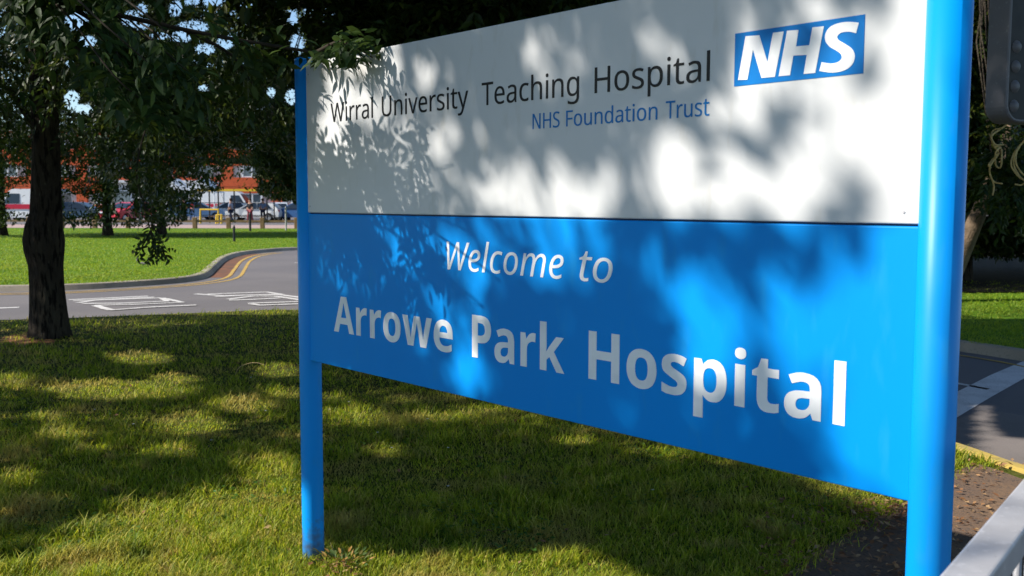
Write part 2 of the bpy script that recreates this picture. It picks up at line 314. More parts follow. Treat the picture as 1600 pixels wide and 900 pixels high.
# letter outlines in 1/500 em, a humanist sans in regular (r), italic (i) and bold (b)
GL = {
 'r': {
  'Wirral': [[67,0,4,240,36,240,73,93,80,63,84,36,89,65,97,95,139,240,171,240,215,94,223,63,228,36,232,63,239,94,276,240,308,240,244,0,214,0,167,157,162,177,157,194,155,204,151,186,143,156,98,0],[356,210,351,210,347,212,344,215,341,218,339,223,338,229,339,235,341,239,344,243,347,245,351,247,356,247,360,247,364,245,368,243,371,239,372,235,373,229,372,223,371,218,368,215,364,212,360,210],[341,0,341,180,370,180,370,0],[427,0,427,180,452,180,455,147,456,147,463,156,470,165,479,173,489,179,499,182,511,183,522,183,533,181,529,154,519,156,509,156,500,156,492,153,484,149,476,143,470,136,464,128,460,118,458,108,457,96,457,0],[566,0,566,180,590,180,594,147,595,147,601,156,609,165,618,173,627,179,638,182,650,183,661,183,671,181,668,154,658,156,648,156,639,156,630,153,622,149,615,143,608,136,603,128,599,118,597,108,596,96,596,0],[748,-3,733,-2,720,2,708,10,699,20,694,33,692,50,694,67,701,80,713,92,722,97,733,101,747,104,761,106,778,107,809,108,809,119,808,133,804,143,799,150,791,155,782,158,771,159,762,159,753,157,744,155,721,145,712,168,720,172,729,175,739,178,750,181,762,183,773,183,793,181,809,177,822,169,830,157,836,142,837,123,837,0,816,0,810,26,809,26,801,17,793,9,784,4,775,0,763,-3],[755,20,770,22,782,26,793,33,802,43,807,56,808,72,808,88,782,87,762,85,746,82,735,76,728,69,724,60,722,50,723,41,726,33,732,28,738,24,746,21],[893,0,893,255,923,255,923,0]],
  'University': [[122,-3,105,-2,89,1,76,5,64,12,54,21,45,31,39,43,34,56,31,70,30,85,30,240,60,240,60,84,62,66,67,51,76,39,88,30,104,25,123,23,143,25,159,31,170,40,179,53,183,68,185,85,185,240,215,240,215,85,214,69,210,54,205,40,197,27,187,17,174,8,159,2,142,-2],[274,0,274,180,298,180,302,155,304,155,310,164,319,171,328,176,339,180,349,183,361,183,380,182,397,176,409,168,418,155,424,138,426,117,426,0,397,0,397,115,392,139,379,154,356,158,338,157,325,151,315,142,309,129,305,113,304,93,304,0],[497,210,492,210,488,212,484,215,481,218,480,223,479,229,480,235,481,239,484,243,488,245,492,247,497,247,501,247,505,245,509,243,511,239,513,235,514,229,513,223,511,218,509,215,505,212,501,210],[482,0,482,180,511,180,511,0],[608,0,540,180,571,180,609,74,615,57,621,40,624,26,625,26,629,40,635,58,640,74,679,180,710,180,642,0],[815,-3,799,-2,784,1,770,7,758,15,748,25,740,38,734,53,730,70,729,89,730,107,733,124,739,139,746,152,755,163,766,172,779,178,793,182,808,183,823,182,836,179,848,173,858,166,867,156,874,145,879,132,881,118,882,102,882,84,759,84,761,66,766,50,775,38,786,29,800,24,817,22,828,22,838,23,847,25,874,34,874,8,847,-1,838,-2,827,-3],[760,108,852,108,850,122,847,134,841,145,833,153,822,158,808,159,795,158,784,153,775,146,767,135,763,123],[928,0,928,180,952,180,956,147,957,147,963,156,971,165,980,173,989,179,1000,182,1012,183,1023,183,1033,181,1030,154,1020,156,1010,156,1001,156,992,153,984,149,977,143,970,136,965,128,961,118,958,108,958,96,958,0],[1112,-3,1100,-3,1089,-2,1080,0,1071,2,1063,5,1056,8,1056,35,1082,25,1092,22,1102,21,1113,20,1126,21,1137,24,1145,28,1151,33,1154,39,1155,47,1155,51,1154,55,1152,59,1149,63,1144,66,1139,70,1111,82,1081,95,1074,100,1067,106,1062,111,1058,118,1056,126,1055,136,1057,150,1064,161,1074,171,1088,178,1104,182,1123,183,1134,183,1144,182,1154,180,1180,171,1170,148,1146,156,1138,158,1130,159,1121,159,1110,159,1101,157,1093,153,1088,149,1085,144,1084,137,1084,133,1086,128,1088,125,1092,121,1096,118,1103,115,1130,103,1159,90,1167,85,1173,80,1178,74,1181,67,1183,59,1184,50,1182,34,1175,20,1165,10,1150,3,1133,-2],[1243,210,1238,210,1234,212,1230,215,1228,218,1226,223,1225,229,1226,235,1228,239,1230,243,1234,245,1238,247,1243,247,1247,247,1251,245,1255,243,1258,239,1259,235,1260,229,1259,223,1258,218,1255,215,1251,212,1247,210],[1228,0,1228,180,1257,180,1257,0],[1369,-3,1360,-3,1352,-1,1343,2,1336,6,1329,11,1324,18,1320,28,1317,39,1317,52,1317,157,1291,157,1291,171,1317,183,1329,221,1346,221,1346,180,1398,180,1398,157,1346,157,1346,53,1347,43,1350,35,1354,29,1360,24,1367,22,1374,21,1388,22,1400,25,1400,2,1386,-2],[1435,-81,1421,-80,1411,-78,1411,-54,1420,-56,1430,-56,1440,-55,1448,-53,1455,-48,1461,-41,1466,-34,1470,-25,1480,-1,1407,180,1439,180,1478,78,1487,52,1493,29,1494,29,1501,51,1510,78,1546,180,1578,180,1501,-25,1494,-41,1486,-54,1476,-65,1465,-74,1451,-79]],
  'Teaching': [[78,0,78,213,3,213,3,240,183,240,183,213,108,213,108,0],[292,-3,275,-2,260,1,247,7,235,15,224,25,216,38,210,53,206,70,205,89,206,107,210,124,215,139,223,152,232,163,243,172,256,178,270,182,285,183,299,182,313,179,325,173,335,166,343,156,350,145,355,132,358,118,359,102,359,84,236,84,238,66,243,50,251,38,263,29,277,24,293,22,304,22,314,23,324,25,351,34,351,8,324,-1,314,-2,304,-3],[236,108,328,108,327,122,323,134,317,145,309,153,298,158,284,159,271,158,260,153,251,146,244,135,239,123],[448,-3,433,-2,419,2,408,10,399,20,393,33,392,50,394,67,401,80,413,92,422,97,433,101,446,104,461,106,478,107,508,108,508,119,507,133,504,143,499,150,491,155,482,158,471,159,462,159,453,157,444,155,420,145,411,168,420,172,429,175,439,178,450,181,461,183,473,183,493,181,509,177,521,169,530,157,536,142,537,123,537,0,516,0,510,26,509,26,501,17,493,9,484,4,474,0,462,-3],[455,20,469,22,482,26,493,33,501,43,506,56,508,72,508,88,482,87,461,85,446,82,435,76,428,69,424,60,422,50,423,41,426,33,431,28,438,24,446,21],[665,-3,650,-2,636,1,623,6,611,14,601,24,594,37,588,52,584,69,583,89,584,110,588,128,594,143,602,156,612,166,624,174,637,179,652,182,667,183,694,180,715,174,706,149,687,155,667,157,647,155,633,147,622,133,616,114,613,89,615,69,619,53,626,39,636,30,649,24,665,22,674,22,683,24,691,25,712,33,712,6,692,-1],[754,0,754,255,784,255,784,180,782,155,784,155,791,164,798,171,808,176,818,180,829,182,840,183,860,181,877,176,890,167,899,155,904,138,906,117,906,0,877,0,877,115,872,139,859,154,836,158,818,157,805,151,795,142,789,129,785,112,784,93,784,0],[977,210,972,210,968,212,964,215,962,218,960,223,959,229,960,235,962,239,964,243,968,245,972,247,977,247,981,247,985,245,989,243,992,239,993,235,994,229,993,223,992,218,989,215,985,212,981,210],[962,0,962,180,991,180,991,0],[1048,0,1048,180,1072,180,1077,155,1078,155,1085,164,1093,171,1102,176,1113,180,1124,183,1135,183,1155,182,1171,176,1184,168,1193,155,1198,138,1200,117,1200,0,1171,0,1171,115,1166,139,1153,154,1131,158,1113,157,1099,151,1089,142,1083,129,1079,113,1078,93,1078,0],[1325,-81,1309,-80,1295,-79,1282,-76,1271,-73,1260,-69,1260,-42,1271,-47,1283,-51,1297,-54,1311,-56,1326,-56,1341,-55,1353,-50,1363,-42,1370,-32,1375,-20,1376,-5,1376,2,1376,13,1377,24,1376,24,1368,14,1358,6,1347,1,1334,-2,1320,-3,1298,-1,1280,8,1265,21,1258,32,1253,44,1249,58,1247,73,1246,90,1247,106,1249,121,1253,135,1258,147,1265,158,1280,172,1298,181,1320,183,1331,183,1342,180,1352,177,1361,171,1369,165,1376,156,1378,156,1382,180,1405,180,1405,-3,1405,-18,1402,-31,1398,-42,1393,-53,1386,-61,1377,-68,1366,-74,1354,-77,1340,-80],[1324,21,1341,22,1354,27,1364,35,1371,47,1375,63,1376,83,1376,90,1375,112,1371,130,1364,143,1354,151,1340,157,1324,158,1310,156,1298,151,1289,141,1282,127,1278,110,1276,89,1278,69,1282,52,1289,38,1298,29,1310,23]],
  'Hospital': [[33,0,33,240,63,240,63,138,186,138,186,240,216,240,216,0,186,0,186,112,63,112,63,0],[350,-3,335,-2,320,1,307,8,296,16,286,27,278,39,272,54,268,71,267,90,268,107,271,123,275,137,282,149,290,159,299,168,310,175,323,179,336,182,351,183,367,182,381,178,394,172,406,164,415,154,423,141,429,126,433,109,434,90,433,73,430,58,426,44,419,32,411,21,401,12,390,5,378,1,365,-2],[351,21,367,23,380,29,391,40,398,54,402,71,403,90,402,110,398,127,391,140,380,150,367,156,350,158,334,156,320,150,310,140,303,127,299,110,298,90,299,71,303,54,310,40,320,29,334,23],[526,-3,514,-3,503,-2,493,0,485,2,477,5,469,8,469,35,495,25,506,22,516,21,527,20,540,21,551,24,559,28,565,33,568,39,569,47,569,51,568,55,565,59,562,63,558,66,552,70,525,82,495,95,487,100,481,106,476,111,472,118,470,126,469,136,471,150,477,161,488,171,501,178,518,182,537,183,547,183,558,182,567,180,594,171,584,148,560,156,552,158,543,159,535,159,523,159,514,157,507,153,502,149,498,144,497,137,498,133,499,128,502,125,505,121,510,118,516,115,544,103,573,90,580,85,586,80,591,74,595,67,597,59,598,50,596,34,589,20,578,10,564,3,546,-2],[641,-81,641,180,666,180,670,155,671,155,677,163,684,170,692,175,702,180,713,182,727,183,748,181,766,173,781,160,788,150,794,138,798,124,800,108,801,90,800,73,798,57,794,43,788,31,781,20,766,7,748,-1,727,-3,714,-2,702,0,692,5,684,10,677,16,671,23,669,23,670,8,671,-7,671,-81],[722,21,733,22,742,25,749,30,756,37,761,45,765,55,768,66,770,78,770,91,769,110,765,126,758,140,749,150,737,156,722,158,705,157,692,152,683,143,677,131,673,115,671,96,671,90,672,70,676,53,682,39,691,29,705,23],[863,210,858,210,854,212,851,215,848,218,846,223,846,229,846,235,848,239,851,243,854,245,858,247,863,247,867,247,871,245,875,243,878,239,880,235,880,229,880,223,878,218,875,215,871,212,867,210],[848,0,848,180,877,180,877,0],[990,-3,980,-3,972,-1,964,2,956,6,950,11,944,18,940,28,938,39,937,52,937,157,911,157,911,171,937,183,949,221,966,221,966,180,1018,180,1018,157,966,157,966,53,967,43,970,35,974,29,980,24,987,22,995,21,1008,22,1020,25,1020,2,1006,-2],[1099,-3,1084,-2,1070,2,1059,10,1050,20,1044,33,1043,50,1045,67,1052,80,1064,92,1073,97,1084,101,1097,104,1112,106,1129,107,1160,108,1160,119,1158,133,1155,143,1150,150,1142,155,1133,158,1122,159,1113,159,1104,157,1095,155,1072,145,1062,168,1071,172,1080,175,1090,178,1101,181,1112,183,1124,183,1144,181,1160,177,1173,169,1181,157,1187,142,1188,123,1188,0,1167,0,1161,26,1160,26,1152,17,1144,9,1135,4,1125,0,1114,-3],[1106,20,1120,22,1133,26,1144,33,1152,43,1157,56,1159,72,1159,88,1133,87,1113,85,1097,82,1086,76,1079,69,1075,60,1073,50,1074,41,1077,33,1082,28,1089,24,1097,21],[1244,0,1244,255,1274,255,1274,0]],
  'NHS': [[33,0,33,240,67,240,195,41,197,41,196,57,195,81,194,104,194,240,223,240,223,0,187,0,59,199,58,199,60,170,60,134,60,0],[288,0,288,240,318,240,318,138,441,138,441,240,471,240,471,0,441,0,441,112,318,112,318,0],[587,-3,574,-3,561,-2,550,0,539,2,529,5,521,8,521,37,551,27,563,25,576,23,588,23,605,24,618,27,629,33,636,41,641,50,642,61,642,69,640,75,637,81,633,87,627,91,620,96,586,111,567,119,552,128,540,138,531,150,526,165,524,182,525,194,529,205,534,215,541,223,550,230,561,236,573,240,586,242,601,243,614,243,626,241,637,239,648,237,658,233,667,230,657,204,630,213,621,215,610,216,600,217,586,216,575,212,566,207,560,200,556,191,555,182,555,174,557,167,560,162,564,156,569,152,576,147,607,133,620,128,632,122,643,117,652,110,659,103,665,95,669,86,672,76,673,64,670,44,662,28,649,14,640,8,628,3,616,-1,602,-3]],
  'Foundation': [[33,0,33,240,167,240,167,213,63,213,63,128,160,128,160,102,63,102,63,0],[275,-3,260,-2,246,1,233,8,221,16,212,27,203,39,198,54,194,71,193,90,194,107,196,123,201,137,207,149,215,159,225,168,236,175,248,179,262,182,276,183,292,182,306,178,320,172,331,164,341,154,349,141,355,126,358,109,359,90,358,73,356,58,351,44,345,32,337,21,327,12,316,5,304,1,290,-2],[276,21,293,23,306,29,316,40,323,54,327,71,329,90,327,110,323,127,316,140,306,150,292,156,276,158,259,156,246,150,236,140,229,127,225,110,223,90,225,71,229,54,236,40,246,29,259,23],[469,-3,450,-2,433,4,420,12,411,25,406,41,404,62,404,180,434,180,434,64,438,40,452,26,474,21,492,23,506,29,515,38,522,51,526,67,527,86,527,180,556,180,556,0,532,0,528,24,527,24,520,15,512,8,502,3,492,0,481,-3],[613,0,613,180,637,180,642,155,643,155,650,164,658,171,668,176,678,180,689,183,700,183,720,182,736,176,749,168,758,155,763,138,765,117,765,0,736,0,736,115,732,139,718,154,696,158,678,157,664,151,654,142,648,129,644,113,643,93,643,0],[885,-3,864,-1,846,7,831,20,824,30,818,42,814,56,812,72,811,90,812,107,814,123,818,137,824,149,831,160,846,173,864,181,885,183,898,182,910,180,919,176,928,170,935,164,941,157,943,157,942,170,941,183,941,255,970,255,970,0,947,0,942,24,941,24,935,17,928,10,919,5,910,0,898,-2],[890,21,907,23,920,28,930,37,936,49,940,65,941,84,941,89,940,110,936,127,930,141,921,151,907,157,889,159,875,157,863,150,853,140,847,126,843,109,842,89,843,69,847,52,853,39,863,29,875,23],[1071,-3,1056,-2,1042,2,1031,10,1022,20,1016,33,1014,50,1017,67,1024,80,1036,92,1045,97,1056,101,1069,104,1084,106,1101,107,1131,108,1131,119,1130,133,1127,143,1122,150,1114,155,1105,158,1094,159,1085,159,1076,157,1067,155,1043,145,1034,168,1043,172,1052,175,1062,178,1073,181,1084,183,1096,183,1116,181,1132,177,1144,169,1153,157,1158,142,1160,123,1160,0,1139,0,1133,26,1132,26,1124,17,1115,9,1107,4,1097,0,1085,-3],[1078,20,1092,22,1105,26,1116,33,1124,43,1129,56,1131,72,1131,88,1104,87,1084,85,1069,82,1058,76,1051,69,1046,60,1045,50,1046,41,1049,33,1054,28,1061,24,1069,21],[1271,-3,1262,-3,1253,-1,1245,2,1238,6,1231,11,1226,18,1222,28,1219,39,1218,52,1218,157,1193,157,1193,171,1219,183,1230,221,1248,221,1248,180,1300,180,1300,157,1248,157,1248,53,1249,43,1251,35,1256,29,1261,24,1268,22,1276,21,1290,22,1301,25,1301,2,1288,-2],[1352,210,1348,210,1343,212,1340,215,1337,218,1335,223,1335,229,1335,235,1337,239,1340,243,1343,245,1348,247,1352,247,1357,247,1361,245,1364,243,1367,239,1369,235,1369,229,1369,223,1367,218,1364,215,1361,212,1357,210],[1337,0,1337,180,1367,180,1367,0],[1496,-3,1481,-2,1467,1,1454,8,1442,16,1432,27,1424,39,1418,54,1415,71,1414,90,1415,107,1417,123,1422,137,1428,149,1436,159,1446,168,1457,175,1469,179,1483,182,1497,183,1513,182,1527,178,1540,172,1552,164,1562,154,1570,141,1576,126,1579,109,1580,90,1579,73,1577,58,1572,44,1566,32,1558,21,1548,12,1537,5,1525,1,1511,-2],[1497,21,1514,23,1527,29,1537,40,1544,54,1548,71,1550,90,1548,110,1544,127,1537,140,1527,150,1513,156,1497,158,1480,156,1467,150,1457,140,1450,127,1446,110,1444,90,1446,71,1450,54,1457,40,1467,29,1480,23],[1627,0,1627,180,1651,180,1655,155,1657,155,1663,164,1671,171,1681,176,1691,180,1702,183,1714,183,1733,182,1750,176,1762,168,1771,155,1777,138,1779,117,1779,0,1749,0,1749,115,1745,139,1732,154,1709,158,1691,157,1678,151,1668,142,1662,129,1658,113,1656,93,1656,0]],
  'Trust': [[78,0,78,213,3,213,3,240,183,240,183,213,108,213,108,0],[215,0,215,180,239,180,243,147,244,147,251,156,258,165,267,173,276,179,287,182,299,183,310,183,320,181,317,154,307,156,297,156,288,156,280,153,271,149,264,143,257,136,252,128,248,118,246,108,245,96,245,0],[417,-3,397,-2,381,4,368,12,359,25,354,41,352,62,352,180,382,180,382,64,386,40,400,26,422,21,440,23,453,29,463,38,470,51,474,67,475,86,475,180,504,180,504,0,480,0,476,24,474,24,468,15,460,8,450,3,440,0,429,-3],[607,-3,595,-3,584,-2,574,0,566,2,558,5,550,8,550,35,576,25,587,22,597,21,607,20,621,21,632,24,640,28,646,33,649,39,650,47,650,51,648,55,646,59,643,63,639,66,633,70,606,82,576,95,568,100,562,106,557,111,553,118,551,126,550,136,552,150,558,161,569,171,582,178,599,182,618,183,628,183,638,182,648,180,675,171,665,148,641,156,633,158,624,159,616,159,604,159,595,157,588,153,582,149,579,144,578,137,579,133,580,128,583,125,586,121,591,118,597,115,625,103,654,90,661,85,667,80,672,74,676,67,678,59,679,50,676,34,670,20,659,10,645,3,627,-2],[777,-3,768,-3,760,-1,751,2,744,6,737,11,732,18,728,28,725,39,725,52,725,157,699,157,699,171,725,183,737,221,754,221,754,180,806,180,806,157,754,157,754,53,755,43,758,35,762,29,768,24,775,22,782,21,796,22,808,25,808,2,794,-2]],
  'H': [[33,0,33,240,63,240,63,138,186,138,186,240,216,240,216,0,186,0,186,112,63,112,63,0]],
 },
 'i': {
  'Welcome': [[46,0,36,240,65,240,70,94,70,65,69,37,70,37,81,67,95,99,161,240,191,240,198,99,199,66,199,37,200,37,210,65,222,95,285,240,317,240,208,0,177,0,170,154,169,178,169,201,168,201,160,181,148,153,77,0],[369,-3,349,-1,333,5,321,15,311,29,305,45,304,64,304,79,306,93,310,107,315,121,321,133,328,145,336,156,346,165,356,173,368,179,380,182,394,183,409,182,422,178,432,172,439,164,443,154,445,141,444,130,440,119,434,109,425,100,414,93,400,86,390,83,379,81,367,79,354,78,340,78,334,78,334,72,333,65,335,53,338,42,344,33,351,26,362,22,374,21,382,22,390,23,398,25,423,35,423,10,398,0,389,-2,380,-3],[338,102,341,102,354,102,366,103,378,105,389,108,398,112,406,117,411,123,415,130,416,139,415,144,413,149,410,153,406,156,399,158,392,159,381,157,371,152,361,144,352,133,344,119],[464,0,518,255,548,255,494,0],[625,-3,606,-1,590,4,576,13,566,26,560,43,558,64,558,80,561,95,564,110,569,123,576,136,583,148,592,158,602,167,613,174,625,179,638,182,652,183,675,181,696,175,688,150,672,156,652,158,640,157,629,153,619,146,610,136,602,125,596,111,592,96,589,81,588,64,589,52,593,41,599,32,606,26,616,22,628,21,635,22,643,23,650,25,671,32,671,7,650,0,642,-2,634,-3],[777,-3,758,-1,741,6,728,16,718,30,712,47,710,66,711,80,712,94,716,108,720,121,726,133,733,145,741,156,750,165,761,172,773,178,786,181,800,182,819,180,836,174,849,164,859,150,865,133,867,113,866,99,864,86,861,72,857,59,851,46,844,35,836,24,827,15,816,8,804,2,791,-2],[779,22,789,23,799,27,808,33,816,42,823,52,829,65,833,81,836,97,837,116,836,123,835,129,833,136,830,142,827,147,822,152,816,155,809,157,800,158,788,156,778,152,768,145,760,136,753,125,747,112,743,97,741,82,740,65,741,53,744,42,750,33,758,27,767,23],[892,0,930,180,955,180,951,147,953,147,967,164,973,169,979,174,986,178,993,181,1002,183,1010,183,1022,182,1031,179,1039,173,1045,165,1049,155,1051,143,1052,143,1068,163,1075,168,1082,173,1089,177,1097,181,1105,183,1114,183,1127,182,1138,178,1146,172,1153,163,1157,152,1158,139,1157,124,1154,109,1131,0,1101,0,1125,113,1128,126,1128,136,1128,143,1126,148,1123,152,1118,156,1113,158,1105,158,1098,158,1090,155,1082,150,1074,144,1067,136,1060,125,1053,113,1048,98,1043,81,1026,0,997,0,1020,113,1024,135,1023,142,1021,148,1018,152,1014,156,1009,158,1002,158,994,158,987,155,979,151,970,144,963,136,955,125,949,112,943,96,938,78,922,0],[1258,-3,1239,-1,1223,5,1210,15,1200,29,1195,45,1193,64,1193,79,1196,93,1199,107,1204,121,1210,133,1217,145,1225,156,1235,165,1245,173,1257,179,1269,182,1283,183,1298,182,1311,178,1321,172,1328,164,1333,154,1334,141,1333,130,1329,119,1323,109,1315,100,1303,93,1289,86,1279,83,1268,81,1256,79,1243,78,1229,78,1223,78,1223,72,1223,65,1224,53,1227,42,1233,33,1241,26,1251,22,1263,21,1272,22,1280,23,1287,25,1312,35,1312,10,1287,0,1279,-2,1269,-3],[1228,102,1230,102,1243,102,1256,103,1267,105,1278,108,1287,112,1295,117,1301,123,1304,130,1305,139,1305,144,1303,149,1299,153,1295,156,1289,158,1281,159,1270,157,1260,152,1250,144,1241,133,1233,119]],
  'to': [[62,-3,51,-2,40,1,32,5,25,13,21,23,19,36,20,47,22,60,43,157,15,157,17,171,48,184,69,221,86,221,77,180,122,180,118,157,73,157,52,59,50,50,49,39,49,34,51,30,53,26,56,23,61,21,66,21,78,22,90,25,90,3,78,-1],[195,-3,175,-1,159,6,146,16,136,30,130,47,128,66,128,80,130,94,133,108,138,121,143,133,150,145,158,156,168,165,178,172,190,178,203,181,218,182,237,180,254,174,267,164,277,150,283,133,285,113,284,99,282,86,279,72,275,59,269,46,262,35,254,24,245,15,234,8,222,2,209,-2],[196,22,207,23,217,27,226,33,234,42,241,52,247,65,251,81,254,97,255,116,254,123,253,129,251,136,248,142,244,147,239,152,233,155,226,157,218,158,206,156,195,152,186,145,177,136,170,125,165,112,161,97,158,82,157,65,159,53,162,42,168,33,175,27,185,23]],
  'H': [[14,0,65,240,95,240,73,138,179,138,200,240,230,240,179,0,149,0,173,112,67,112,44,0]],
 },
 'b': {
  'Arrowe': [[0,0,85,241,147,241,232,0,177,0,160,57,72,57,55,0],[85,100,147,100,130,155,125,170,120,188,116,203,111,187,106,168,102,155],[258,0,258,183,296,183,303,152,306,152,312,161,319,169,328,177,338,182,348,186,360,187,369,186,377,185,373,138,367,140,359,140,350,140,342,138,334,135,327,132,320,127,315,121,311,113,309,104,308,93,308,0],[410,0,410,183,448,183,456,152,458,152,464,161,471,169,480,177,490,182,501,186,513,187,521,186,530,185,526,138,519,140,511,140,503,140,495,138,487,135,479,132,473,127,468,121,464,113,461,104,460,93,460,0],[640,-3,624,-2,608,2,595,8,582,16,572,27,563,40,557,55,553,73,552,92,553,109,556,125,560,139,567,152,576,162,586,171,597,178,611,183,625,186,641,187,658,185,673,182,687,176,699,167,709,156,718,144,724,128,728,111,729,92,728,75,726,59,721,45,714,32,705,21,695,13,683,6,670,1,656,-2],[641,37,653,38,662,43,669,51,674,62,677,75,678,92,677,109,674,122,669,133,662,140,653,145,640,146,628,145,619,140,612,133,607,122,604,109,603,92,604,75,607,62,612,51,619,43,629,38],[800,0,748,183,798,183,819,102,823,82,826,59,829,42,830,42,831,55,834,71,837,86,838,95,861,183,916,183,938,95,941,80,944,59,946,42,947,42,949,59,953,82,958,102,980,183,1029,183,976,0,921,0,907,64,903,81,898,105,892,129,889,145,887,145,884,129,878,105,872,81,868,63,854,0],[1141,-3,1123,-2,1107,1,1092,7,1079,15,1068,25,1059,38,1052,53,1048,70,1047,90,1048,111,1052,128,1058,144,1066,157,1076,168,1088,176,1102,182,1117,186,1134,187,1148,186,1161,183,1173,179,1184,173,1194,165,1202,156,1208,145,1212,132,1215,119,1216,103,1216,79,1098,79,1099,66,1104,55,1110,46,1119,39,1130,35,1143,34,1155,34,1166,35,1176,37,1185,40,1195,44,1206,48,1206,10,1196,6,1187,2,1177,0,1166,-2,1154,-3],[1099,112,1169,112,1168,123,1165,132,1160,140,1154,146,1145,150,1134,151,1125,150,1117,147,1110,142,1104,134,1101,125]],
  'Park': [[30,0,30,240,107,240,124,239,140,237,153,233,165,227,174,220,186,205,193,186,196,165,195,151,192,138,187,126,180,114,170,105,158,96,143,90,124,87,103,85,81,85,81,0],[81,127,98,127,111,128,122,131,132,135,139,142,143,152,144,163,140,183,126,194,104,198,81,198],[282,-3,266,-2,253,3,241,11,232,22,227,37,225,55,227,73,234,87,245,98,254,103,265,107,277,110,291,112,307,113,339,114,339,122,338,131,335,138,331,143,326,147,319,149,310,150,301,150,293,148,284,146,259,137,242,171,252,175,263,179,275,183,287,185,299,187,312,187,335,185,354,180,369,171,380,159,386,142,389,122,389,0,354,0,344,25,343,25,335,16,326,9,318,3,308,0,296,-3],[301,33,311,34,320,37,328,43,334,50,338,59,339,70,339,85,319,84,305,83,294,80,286,76,281,70,277,63,276,54,277,48,279,42,283,38,288,35,294,34],[440,0,440,183,478,183,485,152,488,152,494,161,501,169,510,177,520,182,530,186,542,187,551,186,559,185,555,138,549,140,541,140,532,140,524,138,516,135,509,132,502,127,497,121,493,113,491,104,490,93,490,0],[592,0,592,255,642,255,642,141,642,120,640,100,651,114,662,128,714,183,770,183,697,104,774,0,717,0,664,74,642,57,642,0]],
  'Hospital': [[30,0,30,240,81,240,81,146,176,146,176,240,227,240,227,0,176,0,176,103,81,103,81,0],[360,-3,344,-2,329,2,315,8,302,16,292,27,283,40,277,55,273,73,272,92,273,109,276,125,281,139,287,152,296,162,306,171,318,178,331,183,345,186,361,187,378,185,393,182,407,176,419,167,430,156,438,144,445,128,448,111,450,92,449,75,446,59,441,45,434,32,426,21,415,13,404,6,391,1,376,-2],[361,37,373,38,383,43,390,51,395,62,398,75,399,92,398,109,395,122,390,133,383,140,373,145,361,146,349,145,339,140,332,133,327,122,324,109,323,92,324,75,327,62,332,51,339,43,349,38],[541,-3,508,-1,499,1,489,4,480,7,480,49,512,38,523,35,533,34,542,33,551,34,558,35,563,38,567,41,569,45,570,49,567,57,556,66,530,78,502,93,495,98,489,103,485,110,482,117,480,126,480,136,482,151,489,164,500,174,514,181,532,185,552,187,564,186,574,185,585,183,595,181,606,177,617,172,602,136,576,146,568,148,560,149,552,150,539,148,532,144,530,138,532,130,543,122,568,111,595,98,602,93,608,88,613,81,616,74,618,65,619,54,617,37,610,23,599,12,591,6,580,2,569,-1,555,-3],[658,-81,658,183,698,183,706,160,708,160,713,167,720,173,728,179,737,183,748,186,760,187,779,184,796,176,810,163,817,152,822,140,826,126,828,110,829,92,828,74,826,58,822,44,816,32,809,21,795,7,778,-1,759,-3,746,-3,736,0,727,4,720,9,713,14,708,20,705,20,708,-7,708,-81],[744,37,755,39,763,44,770,52,774,62,777,76,778,93,777,112,773,127,766,138,756,145,744,147,732,145,723,141,716,135,712,125,709,113,708,98,708,92,709,76,711,62,716,52,722,44,732,39],[896,206,888,207,882,209,876,212,872,216,869,222,868,231,869,239,872,246,876,250,882,253,888,255,896,255,903,255,909,253,915,250,919,246,922,239,923,231,922,222,919,216,915,212,909,209,903,207],[870,0,870,183,920,183,920,0],[1036,-3,1025,-3,1015,-1,1006,2,998,6,991,13,986,21,982,31,979,43,978,57,978,146,954,146,954,167,982,184,996,222,1028,222,1028,183,1080,183,1080,146,1028,146,1028,57,1029,51,1031,46,1034,42,1039,39,1044,37,1050,37,1066,38,1082,42,1082,5,1062,-1],[1163,-3,1148,-2,1134,3,1123,11,1114,22,1108,37,1106,55,1109,73,1116,87,1127,98,1136,103,1147,107,1159,110,1173,112,1188,113,1220,114,1220,122,1219,131,1217,138,1213,143,1207,147,1200,149,1192,150,1183,150,1174,148,1166,146,1140,137,1124,171,1134,175,1145,179,1156,183,1168,185,1181,187,1194,187,1216,185,1235,180,1250,171,1261,159,1268,142,1270,122,1270,0,1235,0,1225,25,1224,25,1216,16,1208,9,1199,3,1189,0,1177,-3],[1182,33,1192,34,1201,37,1209,43,1215,50,1219,59,1220,70,1220,85,1201,84,1186,83,1175,80,1167,76,1162,70,1159,63,1158,54,1159,48,1161,42,1165,38,1169,35,1175,34],[1321,0,1321,255,1371,255,1371,0]],
  'H': [[30,0,30,240,81,240,81,146,176,146,176,240,227,240,227,0,176,0,176,103,81,103,81,0]],
 },
}
def word_mesh(style, txt, offset):
    c = bpy.data.curves.new('t', 'CURVE'); c.dimensions = '2D'; c.fill_mode = 'BOTH'; c.extrude = .004; c.offset = offset
    for L in GL[style][txt]:
        p = list(zip(L[0::2], L[1::2])); sp = c.splines.new('POLY'); sp.points.add(len(p)-1); sp.use_cyclic_u = True
        sp.points.foreach_set('co', [w for x, y in p for w in (x/500, y/500, 0, 1)])
    o = bpy.data.objects.new('t', c); COL.objects.link(o); bpy.context.view_layer.update()
    me = bpy.data.meshes.new_from_object(o.evaluated_get(bpy.context.evaluated_depsgraph_get()))
    V = np.array([v.co[:] for v in me.vertices]); P = [tuple(p.vertices) for p in me.polygons]
    bpy.data.objects.remove(o); bpy.data.curves.remove(c); bpy.data.meshes.remove(me); return V, P
